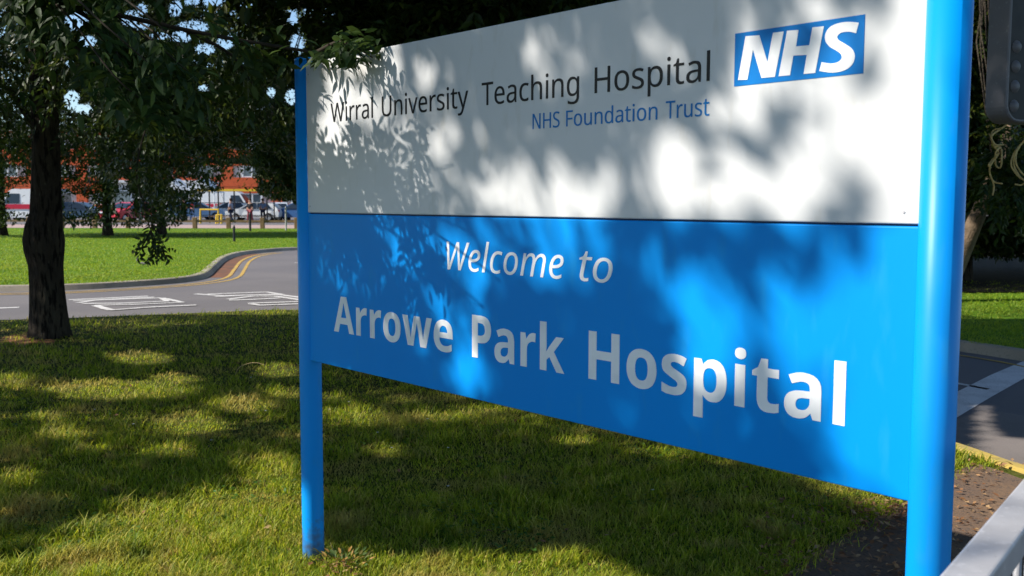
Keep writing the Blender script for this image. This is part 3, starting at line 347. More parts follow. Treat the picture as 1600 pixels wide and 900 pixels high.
def lettering(style, words, base, caps, m, parent, look, offset=0., face=.0009):
    """words: (text, (u,v) of its left end, (u,v) of its right end); base/caps: pixels along base line and cap line."""
    zb = np.array([PU(*p) for p in base]); zc = np.array([PU(*p) for p in caps]); z0 = zb[:, 1].mean(); cap = zc[:, 1].mean()-z0
    ch = word_mesh(style, 'H', 0)[0][:, 1].max()
    for txt, l, r in words:
        V, P = word_mesh(style, txt, offset); s0, s1 = PU(*l)[0], PU(*r)[0]; x0, x1 = V[:, 0].min(), V[:, 0].max()
        X = s0+(V[:, 0]-x0)/(x1-x0)*(s1-s0); Z = z0+V[:, 1]/ch*cap; D = SR*.5+face+V[:, 2]*.12
        me = bpy.data.meshes.new('lettering'); me.from_pydata([sgn(a, b, c) for a, b, c in zip(X, D, Z)], [], P); me.update()
        link('lettering', me, m, parent)['label'] = look+' reading '+txt
        print('word', txt, round(z0, 4), round(cap, 4), 'aspect', round((s1-s0)/cap/((x1-x0)/ch), 3))
lettering('r', [('Wirral', (517, 176), (582.8, 167)), ('University', (597, 166), (731.8, 155)), ('Teaching', (753, 146), (905, 132)), ('Hospital', (929.5, 124), (1109.5, 103))],
          [(524, 190.8), (582, 184.3), (700, 172), (766, 163), (850, 155), (937, 143.8), (1104, 126.6)], [(519, 162.5), (600, 151.5), (760, 127.7), (935, 104)], M['black'], wp, 'black word')
lettering('r', [('NHS', (832.5, 188), (874.6, 186)), ('Foundation', (885, 183), (1027.5, 176)), ('Trust', (1040.5, 172), (1108.5, 170))],
          [(836, 200), (890, 197), (960, 193), (1100, 182.5)], [(836, 177.5), (888, 172.5), (1045, 158.5)], M['vinylblue'], wp, 'small blue word')
lettering('i', [('Welcome', (698.5, 400), (881, 415)), ('to', (905.5, 420), (957.5, 420))], [(708, 421), (790, 428), (870, 436), (945, 442)], [(702, 377.5), (765, 381)], M['vinylwhite'], bp_, 'white italic word')
lettering('b', [('Arrowe', (522, 490), (707.5, 520)), ('Park', (738, 530), (882, 560)), ('Hospital', (920, 570), (1321.5, 615))],
          [(527, 515), (600, 529), (745, 558.5), (875, 585.5), (930, 596), (1310, 667)], [(535, 462), (745, 493), (930, 519.5)], M['vinylwhite'], bp_, 'large white word')
# the emblem: blue rectangle with slanted white letters
cs = [PU(*p) for p in ((1148.5, 51.2), (1147.8, 134), (1350.6, 24.3), (1350.3, 115.8))]
es0 = (cs[0][0]+cs[1][0])/2; es1 = (cs[2][0]+cs[3][0])/2; ez1 = (cs[0][1]+cs[2][1])/2; ez0 = (cs[1][1]+cs[3][1])/2
def flat(name, polys, off, th, m, parent):
    c = bpy.data.curves.new('t', 'CURVE'); c.dimensions = '2D'; c.fill_mode = 'BOTH'; c.extrude = .5
    for p in polys:
        sp = c.splines.new('POLY'); sp.points.add(len(p)-1); sp.use_cyclic_u = True; sp.points.foreach_set('co', [w for a, b in p for w in (a, b, 0, 1)])
    o = bpy.data.objects.new('t', c); COL.objects.link(o); bpy.context.view_layer.update()
    me = bpy.data.meshes.new_from_object(o.evaluated_get(bpy.context.evaluated_depsgraph_get())); me.name = name; bpy.data.objects.remove(o)
    for v in me.vertices: v.co = sgn(v.co.x, off+(v.co.z+.5)*th, v.co.y)
    me.materials.clear(); me.update(); return link(name, me, m, parent)
emb = flat('emblem', [[(es0, ez0), (es1, ez0), (es1, ez1), (es0, ez1)]], SR*.5, .0012, M['nhsblue'], wp)
zq = lambda pts: [PU(1140+x/6.43, 10+y/6.43) for x, y in pts]
Nn = [(88, 740), (165, 300), (303, 290), (385, 560), (440, 265), (548, 252), (460, 708), (325, 720), (240, 435), (183, 737)]
Hn = [(497, 703), (582, 245), (697, 236), (672, 403), (805, 390), (836, 212), (952, 200), (865, 668), (748, 680), (780, 488), (645, 495), (612, 692)]
s1 = smoothline([(1275, 270), (1200, 255), (1125, 265), (1087, 300), (1100, 338), (1160, 375), (1230, 422), (1262, 485), (1250, 560), (1200, 620), (1120, 655), (1020, 665), (905, 650)], 4)
s2 = smoothline([(930, 560), (1020, 575), (1092, 560), (1130, 522), (1122, 480), (1078, 445), (1010, 405), (968, 350), (965, 285), (1000, 220), (1070, 178), (1160, 158), (1240, 157), (1303, 165)], 4)
flat('emblem_lettering', [zq(Nn), zq(Hn), zq([tuple(p) for p in s1+s2])], SR*.5+.0014, .0009, M['vinylwhite'], emb)
# fixing screws down the panel ends
for s in (SR*1.25, SLEN-SR*1.6):
    for z in (ZJ+.03, ZT-.05): bm = bmesh.new(); tube(bm, [sgn(s, SR*.5, z), sgn(s, SR*.5+.0018, z)], .0035, 10); bm_obj('rivet', bm, M['galv'], wp)

# ------------------------------------------------------------------ foliage: where leaves may grow so that light and views get through
def ell(u, v, L, soft=.5, ex=0):
    r_ = np.zeros(np.shape(u))
    for c in L:
        r = np.hypot((u-c[0])/(c[2]+ex), (v-c[1])/(c[3]+ex)); r_ = np.maximum(r_, np.clip((1+soft/2-r)/soft, 0, 1)*(c[4] if len(c) > 4 else 1))
    return r_
LITG = [(30, 532, 26, 9), (219, 560, 50, 11), (181, 611, 120, 16), (20, 597, 35, 14), (76, 653, 25, 7), (270, 592, 40, 9), (296, 664, 55, 18), (435, 579, 38, 12), (447, 615, 25, 11),
        (380, 634, 50, 12), (105, 682, 38, 9), (262, 704, 45, 10), (156, 701, 25, 7), (25, 746, 35, 14), (430, 740, 50, 28), (560, 650, 45, 13), (520, 622, 20, 8), (600, 705, 32, 10), (690, 652, 50, 7), (765, 640, 22, 6),
        (1050, 712, 30, 8), (900, 690, 34, 7), (987, 707, 10, 6), (1131, 725, 14, 5), (75, 525, 12, 10)]
LITP = [(540, 255, 60, 95), (650, 250, 70, 90, .75), (590, 400, 90, 70, .7), (740, 400, 70, 80, .7), (650, 480, 60, 50, .5), (522, 135, 16, 30), (622, 105, 11, 36), (665, 115, 24, 34), (703, 105, 9, 20, .7), (728, 108, 9, 22, .5), (645, 205, 20, 50), (755, 200, 16, 26, .9), (795, 215, 10, 25, .5),
        (835, 90, 22, 40, .6), (875, 120, 36, 30, .9), (790, 300, 45, 55), (865, 310, 55, 45), (920, 322, 26, 26), (955, 300, 14, 40, .6), (1010, 60, 26, 30, .5), (1060, 90, 20, 40, .5),
        (1060, 260, 60, 80, .85), (1150, 190, 60, 45, .9), (1150, 300, 70, 50), (1250, 290, 60, 60), (1300, 190, 60, 70, .9), (1390, 200, 50, 160), (1240, 130, 80, 36, .75), (1250, 78, 110, 50, .5), (1390, 40, 40, 40, .8), (1270, 40, 26, 24, .5), (1200, 80, 40, 25, .5),
        (860, 365, 55, 25), (870, 415, 60, 32), (930, 385, 22, 50, .7), (735, 590, 38, 55), (690, 580, 26, 22, .8), (640, 368, 24, 40), (590, 365, 18, 30, .8), (555, 395, 12, 45, .6), (600, 470, 14, 60, .5), (640, 590, 16, 22, .6), (715, 505, 40, 26, .6),
        (900, 480, 40, 40, .5), (970, 640, 40, 22, .7), (830, 640, 18, 30, .5), (1160, 540, 95, 85), (1260, 530, 120, 90), (1380, 560, 75, 230), (1340, 600, 90, 130), (1090, 470, 45, 50, .8), (1020, 430, 20, 40, .5), (1330, 430, 60, 50), (1190, 660, 40, 50, .5), (1070, 670, 24, 30, .5)]
def lit_ground(u, v):
    inside = (u > -60) & (u < 1660) & (v > 330) & (v < 930)
    left = (u < 470) & (v < 492); L = np.where(left, 1.0, 0.)
    L = np.where(left & (v < 386) & (v > 361) & (u > 225+(386-v)*2), .1, L)
    L = np.where(left & (v < 374), .1, L)
    near = (v >= 492) & (u < 1495)
    A = ell(u, v, LITG, .3)
    line = np.interp(u, [-60, 0, 100, 160, 250, 340, 470, 500], [915, 888, 846, 808, 780, 768, 752, 768])
    A = np.where((u < 500), np.maximum(A, np.clip((v-line)/14+.5, 0, 1)), A)
    A = np.where((u >= 480) & (u < 1060) & (v > 856), 1, A)
    A = np.where((u > 1150) & (u < 1500) & (v > 690), np.maximum(A, np.clip((728+(u-1180)*.42-v)/10, 0, 1)*(u > 1190)), A)
    L = np.where(near, A, L)
    r = u >= 1495
    R = np.where(v < 458, 0., np.where(v < 498, .85, np.where(v < 542, .1, 0.))); R = np.where(v > np.interp(u, [1495, 1530, 1545, 1600], [640, 650, 662, 668]), 1., R)
    R = np.where((u < 1532) & (v > 615), 1., R)
    L = np.where(r, R, L)
    return np.where(inside, L, 0)
def lit_panel(u, v):
    n_ = np.sin(u/23+1.3*np.sin(v/31))*np.sin(v/37+1.1*np.sin(u/29+2)); m_ = ell(u, v, LITP, .6)
    n2 = .5+.5*np.sin(u/17+1.7*np.sin(v/26+1)); m_ = m_*np.where(m_ > .55, 1-.3*n2*(u < 1060), 1)
    return np.where(u > 1425, 1., np.maximum(m_, np.clip(n_-.25, 0, 1)*np.where(v < 340, .5, .25)))
HOLES = [(120, 32, 17, 14), (137, 65, 14, 9), (205, 30, 16, 14), (222, 38, 14, 10), (222, 14, 9, 8), (275, 14, 10, 12), (300, 42, 26, 9), (282, 58, 22, 8), (320, 78, 16, 8), (352, 66, 12, 12), (112, 155, 11, 14), (128, 170, 14, 6), (109, 100, 6, 4),
         (248, 57, 16, 6), (465, 70, 10, 18), (457, 30, 6, 12), (424, 145, 7, 8), (455, 152, 9, 12), (318, 138, 8, 4), (335, 3, 18, 5), (300, 3, 12, 4), (480, 20, 5, 8, .7), (500, 30, 5, 6, .5), (520, 20, 4, 5, .5), (555, 45, 4, 4, .5), (315, 100, 20, 7, .7), (345, 100, 8, 6, .7),
         (374, 270, 26, 12, .95), (376, 288, 28, 12), (290, 288, 24, 8, .9), (405, 175, 16, 7, .6), (395, 222, 10, 12, .6), (330, 265, 22, 7, .6), (370, 240, 26, 6, .5), (35, 312, 26, 22), (22, 268, 14, 7, .8), (120, 318, 22, 12, .95), (195, 318, 13, 24, .9), (192, 288, 6, 8, .9), (10, 240, 10, 8, .4), (60, 230, 10, 5, .4),
         (160, 215, 8, 6, .5), (470, 190, 9, 50, .5), (175, 230, 6, 6, .4)]
def cam_open(u, v, d, size=.1):
    """probability that the view must stay clear at this pixel"""
    fr = (u > -30) & (u < 1630) & (v > -30) & (v < 930) & (d > .3)
    O = ell(u, v, HOLES, .35, np.minimum(size*.3*F/np.maximum(d, .5), 9))*.96
    low = np.ones(np.shape(u))
    allow = np.interp(u, [-40, 5, 14, 50, 104, 112, 150, 205, 240, 270, 300, 320, 345, 400, 420, 460, 475], [385, 380, 340, 352, 352, 366, 372, 372, 362, 358, 338, 300, 296, 298, 312, 318, 320])
    O = np.where((v > allow) & (u < 476), 1, O)
    O = np.where((u > 14) & (u < 58) & (v > 338) & (v < 352), .75, O)
    spr = ell(u, v, [(240, 398, 36, 20)], .2); O = np.where(spr > .5, 0, O)
    sg = (u > 458) & (u < 1525) & (d < 5.2); O = np.where(sg, 1, O)
    O = np.where(((u >= 475) & (u < 1495) & (v > 330)), np.where(d < 5.2, 1, 0), O)
    O = np.where((u > 1495) & (v > 440), 1, O); O = np.where((u > 1495) & (d < 9), 1, O)
    return np.where(fr, O, 0)
PNT = np.array([SN[0], SN[1], 0]); PO3 = np.array([SO[0], SO[1], 0])
def keep(P, camw=1., sunw=1., size=.1):
    P = np.asarray(P); u, v, d = proj(P); k = rng.random(len(P)) >= cam_open(u, v, d, size)*camw
    den = LD@PNT; t = ((PO3-P)@PNT)/den; Q = P+t[:, None]*LD; s = (Q[:, :2]-SO)@SS
    onp = (t > 0) & (s > -.06) & (s < SLEN+.07) & (Q[:, 2] > ZB-.02) & (Q[:, 2] < ZT+.02)
    tg = P[:, 2]/-LD[2]; Qg = P+tg[:, None]*LD
    up, vp, _ = proj(Q); ug, vg, dg = proj(Qg)
    post_ = (t > 0) & (abs(s-SLEN) < .13) & (Q[:, 2] > -.1) & (Q[:, 2] < ZT+.1)
    lit = np.where((t > 0) & (abs(s) < .1) & (Q[:, 2] > .35) & (Q[:, 2] < ZT), .0, np.where(post_, 1., np.where(onp, lit_panel(up, vp), np.where(dg > .3, lit_ground(ug, vg), 0))))
    # the ground patch may be hidden by the sign: behind it nothing has to stay lit
    tr_ = (P[:, 2]-1.06)/-LD[2]; Qr = P+tr_[:, None]*LD; lit = np.where((tr_ > 0) & (abs(Qr[:, 0]-.8) < .45) & (abs(Qr[:, 1]-1.8) < .6), np.maximum(lit, .8), lit)
    for c_, r_ in SUNNY:
        w_ = c_-P; a_ = w_@LD; d_ = np.linalg.norm(w_-a_[:, None]*LD, axis=1); lit = np.where((a_ > r_) & (d_ < r_), np.maximum(lit, .85), lit)
    kp = np.clip(-np.log(lit+.008)/5.5, 0, 1)
    return k & (rng.random(len(P)) < 1-(1-kp)*sunw)
SUNNY = [(np.array(AT(u, v, Y)), r) for u, v, Y, r in ((530, 75, 4.0, .22), (335, 125, 4.0, .16), (300, 45, 4.0, .13), (395, 110, 4.1, .12), (235, 85, 11, .55), (140, 120, 11, .4), (62, 160, 10.5, .35), (190, 150, 11.5, .4), (310, 120, 11, .4), (25, 60, 10, .4), (380, 30, 10, .4), (720, 20, 19, .9), (1530, 50, 17, 1.1), (1535, 120, 17, .6))]
def norm(a): return a/np.maximum(np.linalg.norm(a, axis=-1, keepdims=True), 1e-9)
def leaves_mesh(name, C, A, N, Ln, Wd):
    A = norm(A); S = norm(np.cross(A, N)); N = np.cross(S, A); n = len(C); L = Ln[:, None]; Wd = Wd[:, None]
    V = np.stack([C, C+A*L*.42+S*Wd*.5+N*Wd*.12, C+A*L-N*L*.08, C+A*L*.42-S*Wd*.5+N*Wd*.12], 1).reshape(-1, 3)
    i = np.arange(n)[:, None]*4; Fc = np.concatenate([np.concatenate([i, i+1, i+2], 1), np.concatenate([i, i+2, i+3], 1)], 0)
    return np_mesh(name, V, Fc)
def leaves_mesh6(name, C, A, N, Ln, Wd):
    A = norm(A); S = norm(np.cross(A, N)); N = np.cross(S, A); n = len(C); L = Ln[:, None]; Wd = Wd[:, None]
    V = np.stack([C, C+A*L*.25+S*Wd*.42+N*Wd*.12, C+A*L*.6+S*Wd*.4+N*Wd*.08, C+A*L-N*L*.12, C+A*L*.6-S*Wd*.4+N*Wd*.08, C+A*L*.25-S*Wd*.42+N*Wd*.12, C+A*L*.28, C+A*L*.62-N*L*.02], 1).reshape(-1, 3)
    i = np.arange(n)[:, None]*8; q = lambda *k: np.concatenate([i+x for x in k], 1)
    return np_mesh(name, V, np.concatenate([q(0, 1, 6), q(1, 2, 6), q(2, 7, 6), q(2, 3, 7), q(3, 4, 7), q(4, 6, 7), q(4, 5, 6), q(5, 0, 6)], 0))
def sprays(C, D, size, nl=7, jit=.25):
    """compound leaves: rachis from each C along D with leaflets either side; returns leaflet base, axis, normal, length, width"""
    n = len(C); D = norm(D); upv = np.array([0, 0, 1.])+rng.normal(0, .35, (n, 3)); S = norm(np.cross(D, upv)); N = np.cross(S, D); o = []
    for k in range(nl):
        side = 0 if k == nl-1 else (1 if k % 2 else -1); f = (k//2)/(nl//2)
        B = C+D*(size*(.25+.75*f))[:, None]-np.array([0, 0, 1])*(size*.25*f*f)[:, None]
        A = D*(1 if side == 0 else .55)+S*side*.8+rng.normal(0, jit, (n, 3))-np.array([0, 0, .35])
        o.append((B, A, N+rng.normal(0, jit, (n, 3)), size*(.40+.1*rng.random(n)), size*(.15+.05*rng.random(n))))
    return [np.concatenate([x[i] for x in o]) for i in range(5)]
def limbs(bm, base, pts, r0):
    for c, r in pts:
        a = Vector(base); b = Vector(c); m1 = a.lerp(b, .35)+Vector((random.uniform(-.3, .3), random.uniform(-.3, .3), .35)); m2 = a.lerp(b, .7)+Vector((random.uniform(-.3, .3), random.uniform(-.3, .3), .25))
        tube(bm, [a, m1, m2, b], [r, r*.7, r*.42, r*.12], 7)
def tree(name, label, base, trunk, clumps, n, size, leafm, group='trees', barkm=None, tn=24, nl=7, limbs_on=True, noview=False, trunkname='trunk', camw=1., sunw=1., cat='tree', mesh6=False):
    """trunk: (z, radius[, dx, dy]); clumps: (x,y,z,r) in world space; n sprays shared by volume"""
    root = tag(empty(name, (base[0], base[1], 0)), label, cat, group); B = Vector((base[0], base[1], 0))
    bm = bmesh.new(); pts = [Vector((t[2] if len(t) > 2 else 0, t[3] if len(t) > 3 else 0, t[0])) for t in trunk]
    tube(bm, pts, [t[1] for t in trunk], tn)
    for v in bm.verts:
        a = math.atan2(v.co.y, v.co.x); k = 1+.05*math.sin(a*5+v.co.z*1.3)+.03*math.sin(a*9-v.co.z*2)+(.16*math.exp(-v.co.z/.25)*math.sin(a*4+1) if v.co.z < 1 else 0)
        v.co.x *= k; v.co.y *= k
    cl = np.array(clumps, float)
    if limbs_on:
        for c in cl:
            pc = [p for p in pts if p.z < c[2]-.1 and p.z > 1.5] or [pts[-1]]; st = pc[-1] if random.random() < .6 else random.choice(pc)
            b = Vector(c[:3])-B
            if not keep(np.array([[(st+B).lerp(Vector(c[:3]), f)[i] for i in range(3)] for f in (.15, .3, .45, .6, .75, .9)])).all() and random.random() < .95: continue
            limbs(bm, st, [(b, .03+.012*c[3])], 0)
    tr = bm_obj(trunkname, bm, barkm or M['bark'], root, True)
    w_ = cl[:, 3]**2.2; idx = rng.choice(len(cl), n, p=w_/w_.sum()); c = cl[idx]
    dirn = norm(rng.normal(0, 1, (n, 3))); rr = c[:, 3]*(.35+.65*rng.random(n)**.5); C = c[:, :3]+dirn*rr[:, None]*np.array([1, 1, .75])
    D = dirn*.9+rng.normal(0, .45, (n, 3))-np.array([0, 0, .3]); sz = size*(.7+.6*rng.random(n))
    b, A, N, Ln, Wd = sprays(C, D, sz, nl); tip = b+norm(A)*(Ln*.6)[:, None]
    k = keep(tip, camw, sunw, Ln) & (b[:, 2] > .5)
    if noview: uu, vv, dd = proj(tip); k &= ~((uu > -60) & (uu < 1660) & (vv > -60) & (dd > .2))
    b, A, N, Ln, Wd = b[k], A[k], N[k], Ln[k], Wd[k]
    me = (leaves_mesh6 if mesh6 else leaves_mesh)('crown', b-np.array(B), A, N, Ln, Wd); cr_ = link('crown', me, leafm, root)
    print(name, 'leaflets', len(b)); return root
def blob(cx, cy, cz, rx, ry, rz, n, r0, r1):
    o = []
    for _ in range(n):
        d = rng.normal(0, 1, 3); d /= np.linalg.norm(d); f = rng.random()**.4
        o.append((cx+d[0]*rx*f, cy+d[1]*ry*f, cz+d[2]*rz*f, rng.uniform(r0, r1)))
    return o

# --- the trunk tree standing left of the sign
tb = G(76, 527); tx, ty = tb[0], tb[1]
tree('roadside_tree', 'dark trunked tree with a swollen knot, standing at the lawn edge left of the sign', tb,
     [(-.2, .27), (.0, .225), (.10, .21), (.3, .195), (.6, .178), (.85, .18), (1.02, .212, -.01), (1.14, .222, -.01), (1.28, .205, 0), (1.45, .175, .03), (2.2, .152, .06), (3.2, .148, .06), (4.5, .15, .1), (6.5, .12, .1), (9, .07, .2)],
     blob(tx+.5, ty+.5, 7.0, 5.2, 4.2, 4.6, 60, 1.0, 1.9)+[(tx+1.5, ty-1, 3.2, 1.2), (tx-1, ty, 3.1, 1.3), (tx+2.6, ty+.5, 3.4, 1.3), (tx+3.6, ty-.5, 3.8, 1.1), (tx+1.0, ty+2.0, 2.6, 1.2), (tx+1.8, ty+2.5, 2.2, 1.0), (tx+.5, ty+2.2, 2.0, .7)], 32000, .21, M['leaf'], 'trees round the lawn', tn=40)
# --- off-frame trees: one dapples sign and grass, two added to cut sky and sun
tree('broadleaf_tree', 'leafy tree out of view left of the camera, its crown dappling the sign', (-9.5, .6), [(-.2, .3), (0, .24), (1, .2), (3, .18), (5, .14), (9, .06)],
     blob(-7.2, 2.7, 6.2, 4.6, 2.7, 3.8, 56, .8, 1.5), 15000, .34, M['leaf'], 'trees round the lawn', nl=5, noview=True)
tree('broadleaf_tree', 'unseen tree added behind the camera, its spreading crown dimming the sky overhead', (4.2, -2.6), [(-.2, .34), (0, .27), (1, .23), (3, .2), (6, .14), (9, .06)],
     blob(2.4, .6, 7.6, 4.6, 4.6, 1.9, 44, 1.0, 1.7)+blob(1.5, 5, 8.8, 5.5, 5.0, 1.2, 40, 1.1, 1.8), 17000, .42, M['leaf'], 'trees round the lawn', nl=5, noview=True)  # unseen crown added overhead to dim skylight on the shaded grass
tree('broadleaf_tree', 'tall unseen tree added left of the dark trunked tree to shade its crown', (-13.5, 9.2), [(-.2, .34), (0, .27), (1, .23), (3, .2), (6, .15), (10, .06)],
     blob(-12.6, 8.6, 6.6, 4.6, 5.2, 4.2, 56, 1.1, 1.9), 12000, .38, M['leaf'], 'trees round the lawn', nl=5)  # unseen tree added to keep sun off the dark crown beside it
# --- trees on the far lawn
for (u, v, lab, rx, zc, n) in ((168, 368, 'far tree on the bright lawn just right of the dark trunk', 4.6, 7.0, 6000), (252, 366, 'far tree hanging dark foliage over the lawn before the shelter', 5.0, 7.5, 6000), (3, 367.5, 'far tree at the left edge of the picture', 4.6, 7.5, 6000)):
    b = G(u, v); x, y = b[:2]
    tree('lawn_tree', lab, b, [(-.2, .3), (0, .24), (.5, .19), (3, .16), (7, .11), (11, .05)], blob(x+.6, y, zc, rx, 3.5, 4.6, 34, 1.2, 2.0)+blob(x+.6, y-1, 4.4, 4.4, 2.0, 1.7, 16, .9, 1.4)+blob(x+1, y-1.5, 2.0, 3.4, 1.5, 1.4, 22, .7, 1.1), int(n*2.7), .46, M['leaf'], 'trees on the far lawn', nl=5)
tree('lawn_tree', 'far tree closing the gap above the shelter, left of the sign post', G(492, 361), [(-.2, .3), (0, .24), (.5, .19), (3, .16), (7, .11), (12, .05)],
     blob(G(492, 361)[0]-.6, G(492, 361)[1], 7.6, 4.6, 3.5, 5.4, 40, 1.2, 2.0)+blob(G(492, 361)[0]-1.0, G(492, 361)[1]-.5, 4.3, 2.8, 2.0, 2.2, 24, .9, 1.3), 15000, .55, M['leaf'], 'trees on the far lawn', nl=5)
# --- trees behind the sign
tree('broadleaf_tree', 'dense dark tree standing right behind the sign', (-.9, 11.2), [(-.2, .26), (0, .2), (1, .16), (3, .12, .1), (5, .10, .25), (9, .04, .5)],
     blob(.2, 11.2, 6.4, 4.4, 3.0, 3.0, 48, 1.0, 1.7)+blob(-3.2, 7.6, 5.6, 1.9, 2.1, .6, 26, .8, 1.1)+blob(-3.1, 7.6, 5.7, 1.0, 1.2, .4, 16, .9, 1.2)+blob(-.9, 9.7, 4.2, 1.6, .5, .8, 9, .6, .9)+[(*AT(u_, 62-(u_-600)*.2-dv_, 9.4+.2*(dv_ > 40)), .5) for u_ in range(490, 960, 42) for dv_ in (18, 60)], 33000, .30, M['leaf'], 'trees behind the sign', nl=7)
tree('broadleaf_tree', 'warm green tree whose sunlit leaves show over the top edge of the sign', (-2.0, 19.0), [(-.2, .3), (0, .24), (1, .2), (3, .17), (6, .12), (10, .05)],
     blob(-1.4, 19, 7.5, 3.8, 3.0, 4.2, 36, 1.2, 2.0), 6000, .42, M['leafwarm'], 'trees behind the sign', nl=5)
tree('broadleaf_tree', 'dark wide tree far behind the right half of the sign', (5, 24), [(-.2, .34), (0, .28), (1, .22), (3, .19), (6, .13), (11, .05)],
     blob(5, 24, 7.5, 5.5, 3.5, 5.0, 40, 1.4, 2.2), 6000, .5, M['leaf'], 'trees behind the sign', nl=5)
# --- woodland edge on the right
bx_, by_ = G(1560, 458)[:2]
for i, (dx, dy, lab) in enumerate(((-1.6, .9, 'dark woodland tree showing just right of the blue post'), (.6, 1.6, 'dark woodland tree behind the dry vines'), (2.8, .8, 'dark woodland tree at the right edge beyond the verge'))):
    x, y = bx_+dx, by_+dy+1.2
    tree('woodland_tree', lab, (x, y), [(-.2, .26), (0, .22), (1, .18), (3, .16), (6, .12), (9, .05)],
         blob(x, y, 5.0, 1.9, 1.4, 4.6, 30, .8, 1.4)+blob(x, y, 1.3, 1.6, .7, .9, 14, .5, .9)+([(*AT(1566, 262, 15.4), .34), (*AT(1588, 300, 15.4), .45), (*AT(1576, 225, 15.4), .38), (*AT(1600, 240, 15.3), .4), (*AT(1555, 290, 15.4), .24)]*3 if i == 1 else []), 8500, .30, M['leafwarm'] if i == 0 else M['leaf'], 'woodland on the right', nl=7)
for i in range(3):
    x, y = bx_-2+i*3.2, by_+5+i*.4
    tree('woodland_tree', ['woodland tree deep in shade behind the first one right of the post', 'woodland tree deep in shade behind the vines', 'woodland tree deep in shade at the far right'][i], (x, y), [(-.2, .3), (0, .25), (1, .2), (3, .17), (7, .12), (11, .05)],
         blob(x, y, 6.5, 2.6, 2.2, 6.0, 30, 1.2, 2.0)+blob(x, y, 1.3, 2.0, 1, 1.0, 10, .8, 1.2), 4500, .5, M['leaf'], 'woodland on the right', nl=5)

# --- the low branch that hangs over the left end of the sign, with leaves one can make out
br = tag(empty('overhanging_branch', (-2.6, 3.9, 0)), 'low leafy ash branch hanging over the top left corner of the sign', 'branch')
o3 = np.array([-2.6, 3.9, 0]); bm = bmesh.new(); near = []
def nbranch(pts, r):
    pts = smoothline([np.array(p) for p in pts], 5); tube(bm, [Vector(p-o3) for p in pts], list(np.linspace(r, r*.3, len(pts))), 6); return pts
main = nbranch([(-5.6, 3.3, 4.2), (-4.0, 3.6, 3.3), (-2.9, 3.9, 2.75), (-2.0, 4.05, 2.45), (-1.35, 4.15, 2.30), (-.82, 4.2, 2.215)], .022)
tw = [main[-9:]]
for q in (((-2.9, 3.9, 2.75), (-2.5, 3.75, 2.45), (-2.1, 3.7, 2.15), (-1.9, 3.7, 1.98)), ((-2.0, 4.05, 2.45), (-1.7, 3.9, 2.2), (-1.45, 3.85, 2.02)), ((-2.9, 3.9, 2.75), (-2.4, 4.3, 2.65), (-1.9, 4.5, 2.5)),
          (tuple([-.82, 4.2, 2.215]), AT(528, 66, 4.02), AT(556, 74, 3.92), AT(582, 90, 3.84)), ((-1.35, 4.15, 2.30), (-1.2, 4.3, 2.22), (-1.15, 4.5, 2.1)), ((-2.9, 3.9, 2.75), (-2.2, 4.2, 2.9), (-1.5, 4.3, 2.85))):
    tw.append(nbranch(q, .009))
for pu, pv, m_ in ((548, 240, 1.2), (556, 305, 1.0), (655, 235, 1.4), (668, 300, 1.2), (545, 385, .9), (600, 420, 1.1), (670, 385, 1.2), (735, 365, 1.5), (770, 430, 1.4), (640, 455, 1.3), (745, 470, 1.5), (520, 350, .9), (700, 260, 1.6)):
    s_, z_ = PU(pu, pv); pp = np.array([*(SO+SS*s_), z_]); q = pp-LD*m_; st = main[int(np.argmin([np.linalg.norm(x-(q+np.array([-.5, -.1, .3]))) for x in main]))]
    tw.append(nbranch([st, st*.5+q*.5+np.array([0, 0, .08]), q, q+LD*.05+np.array([.08, .03, -.08])], .006))
bm_obj('bough', bm, M['twig'], br, True)
C, D = [], []
for t in tw:
    for p in t[1:]:
        for _ in range(3):
            d = norm(np.array(t[-1])-np.array(t[0]))*.7+rng.normal(0, .6, 3); C.append(np.array(p)+rng.normal(0, .03, 3)); D.append(d-np.array([0, 0, .3]))
for d in ((.5, .2, -.2), (.6, -.2, -.5), (.4, .5, -.1), (.3, -.4, -.2), (.1, .4, -.6)): C.append(np.array(main[-1])); D.append(np.array(d))
C, D = np.array(C), np.array(D); b, A, N, Ln, Wd = sprays(C, D, .135*(.8+.5*rng.random(len(C))), 7, .18)
tip = b+norm(A)*(Ln*.7)[:, None]; u, v, d = proj(tip)
okl = (d > 3.35) & ~((u > 475) & ((v > 105) | (u > 595) | (v < 45))) & ~((v > 205)) & ~((u > 455) & (u < 480) & (v > 120)) & (rng.random(len(u)) >= ell(u, v, HOLES, .3, 9)*.97)
b, A, N, Ln, Wd = b[okl], A[okl], N[okl], Ln[okl], Wd[okl]
link('leaves', leaves_mesh6('leaves', b-o3, A, N, Ln, Wd), M['leafnear'], br)
# drooping sprig in front of the bright lawn
sg = tag(empty('drooping_sprig', AT(240, 380, 9.5)), 'dark drooping leaf sprig hanging before the bright far lawn', 'branch')
c0 = np.array(AT(240, 380, 9.5)); bm = bmesh.new(); C, D = [], []
for q in ([(215, 250), (225, 320), (236, 360), (255, 392)], [(236, 360), (225, 380), (216, 396)], [(225, 320), (245, 365), (262, 392)], [(236, 360), (240, 385), (238, 402)]):
    p = smoothline(([np.array((tx+1.3, ty-.6, 3.6)), np.array((tx+1.9, ty-1.3, 3.1))] if q[0] == (215, 250) else [])+[np.array(AT(*a, 9.5)) for a in q], 5); tube(bm, [Vector(x-c0) for x in p], list(np.linspace(.012, .003, len(p))), 5)
    for x in p[len(p)//3:]:
        for _ in range(1): C.append(x); D.append((p[-1]-p[0])/np.linalg.norm(p[-1]-p[0])*.6+rng.normal(0, .6, 3))
bm_obj('stem', bm, M['twig'], sg, True); C, D = np.array(C), np.array(D)
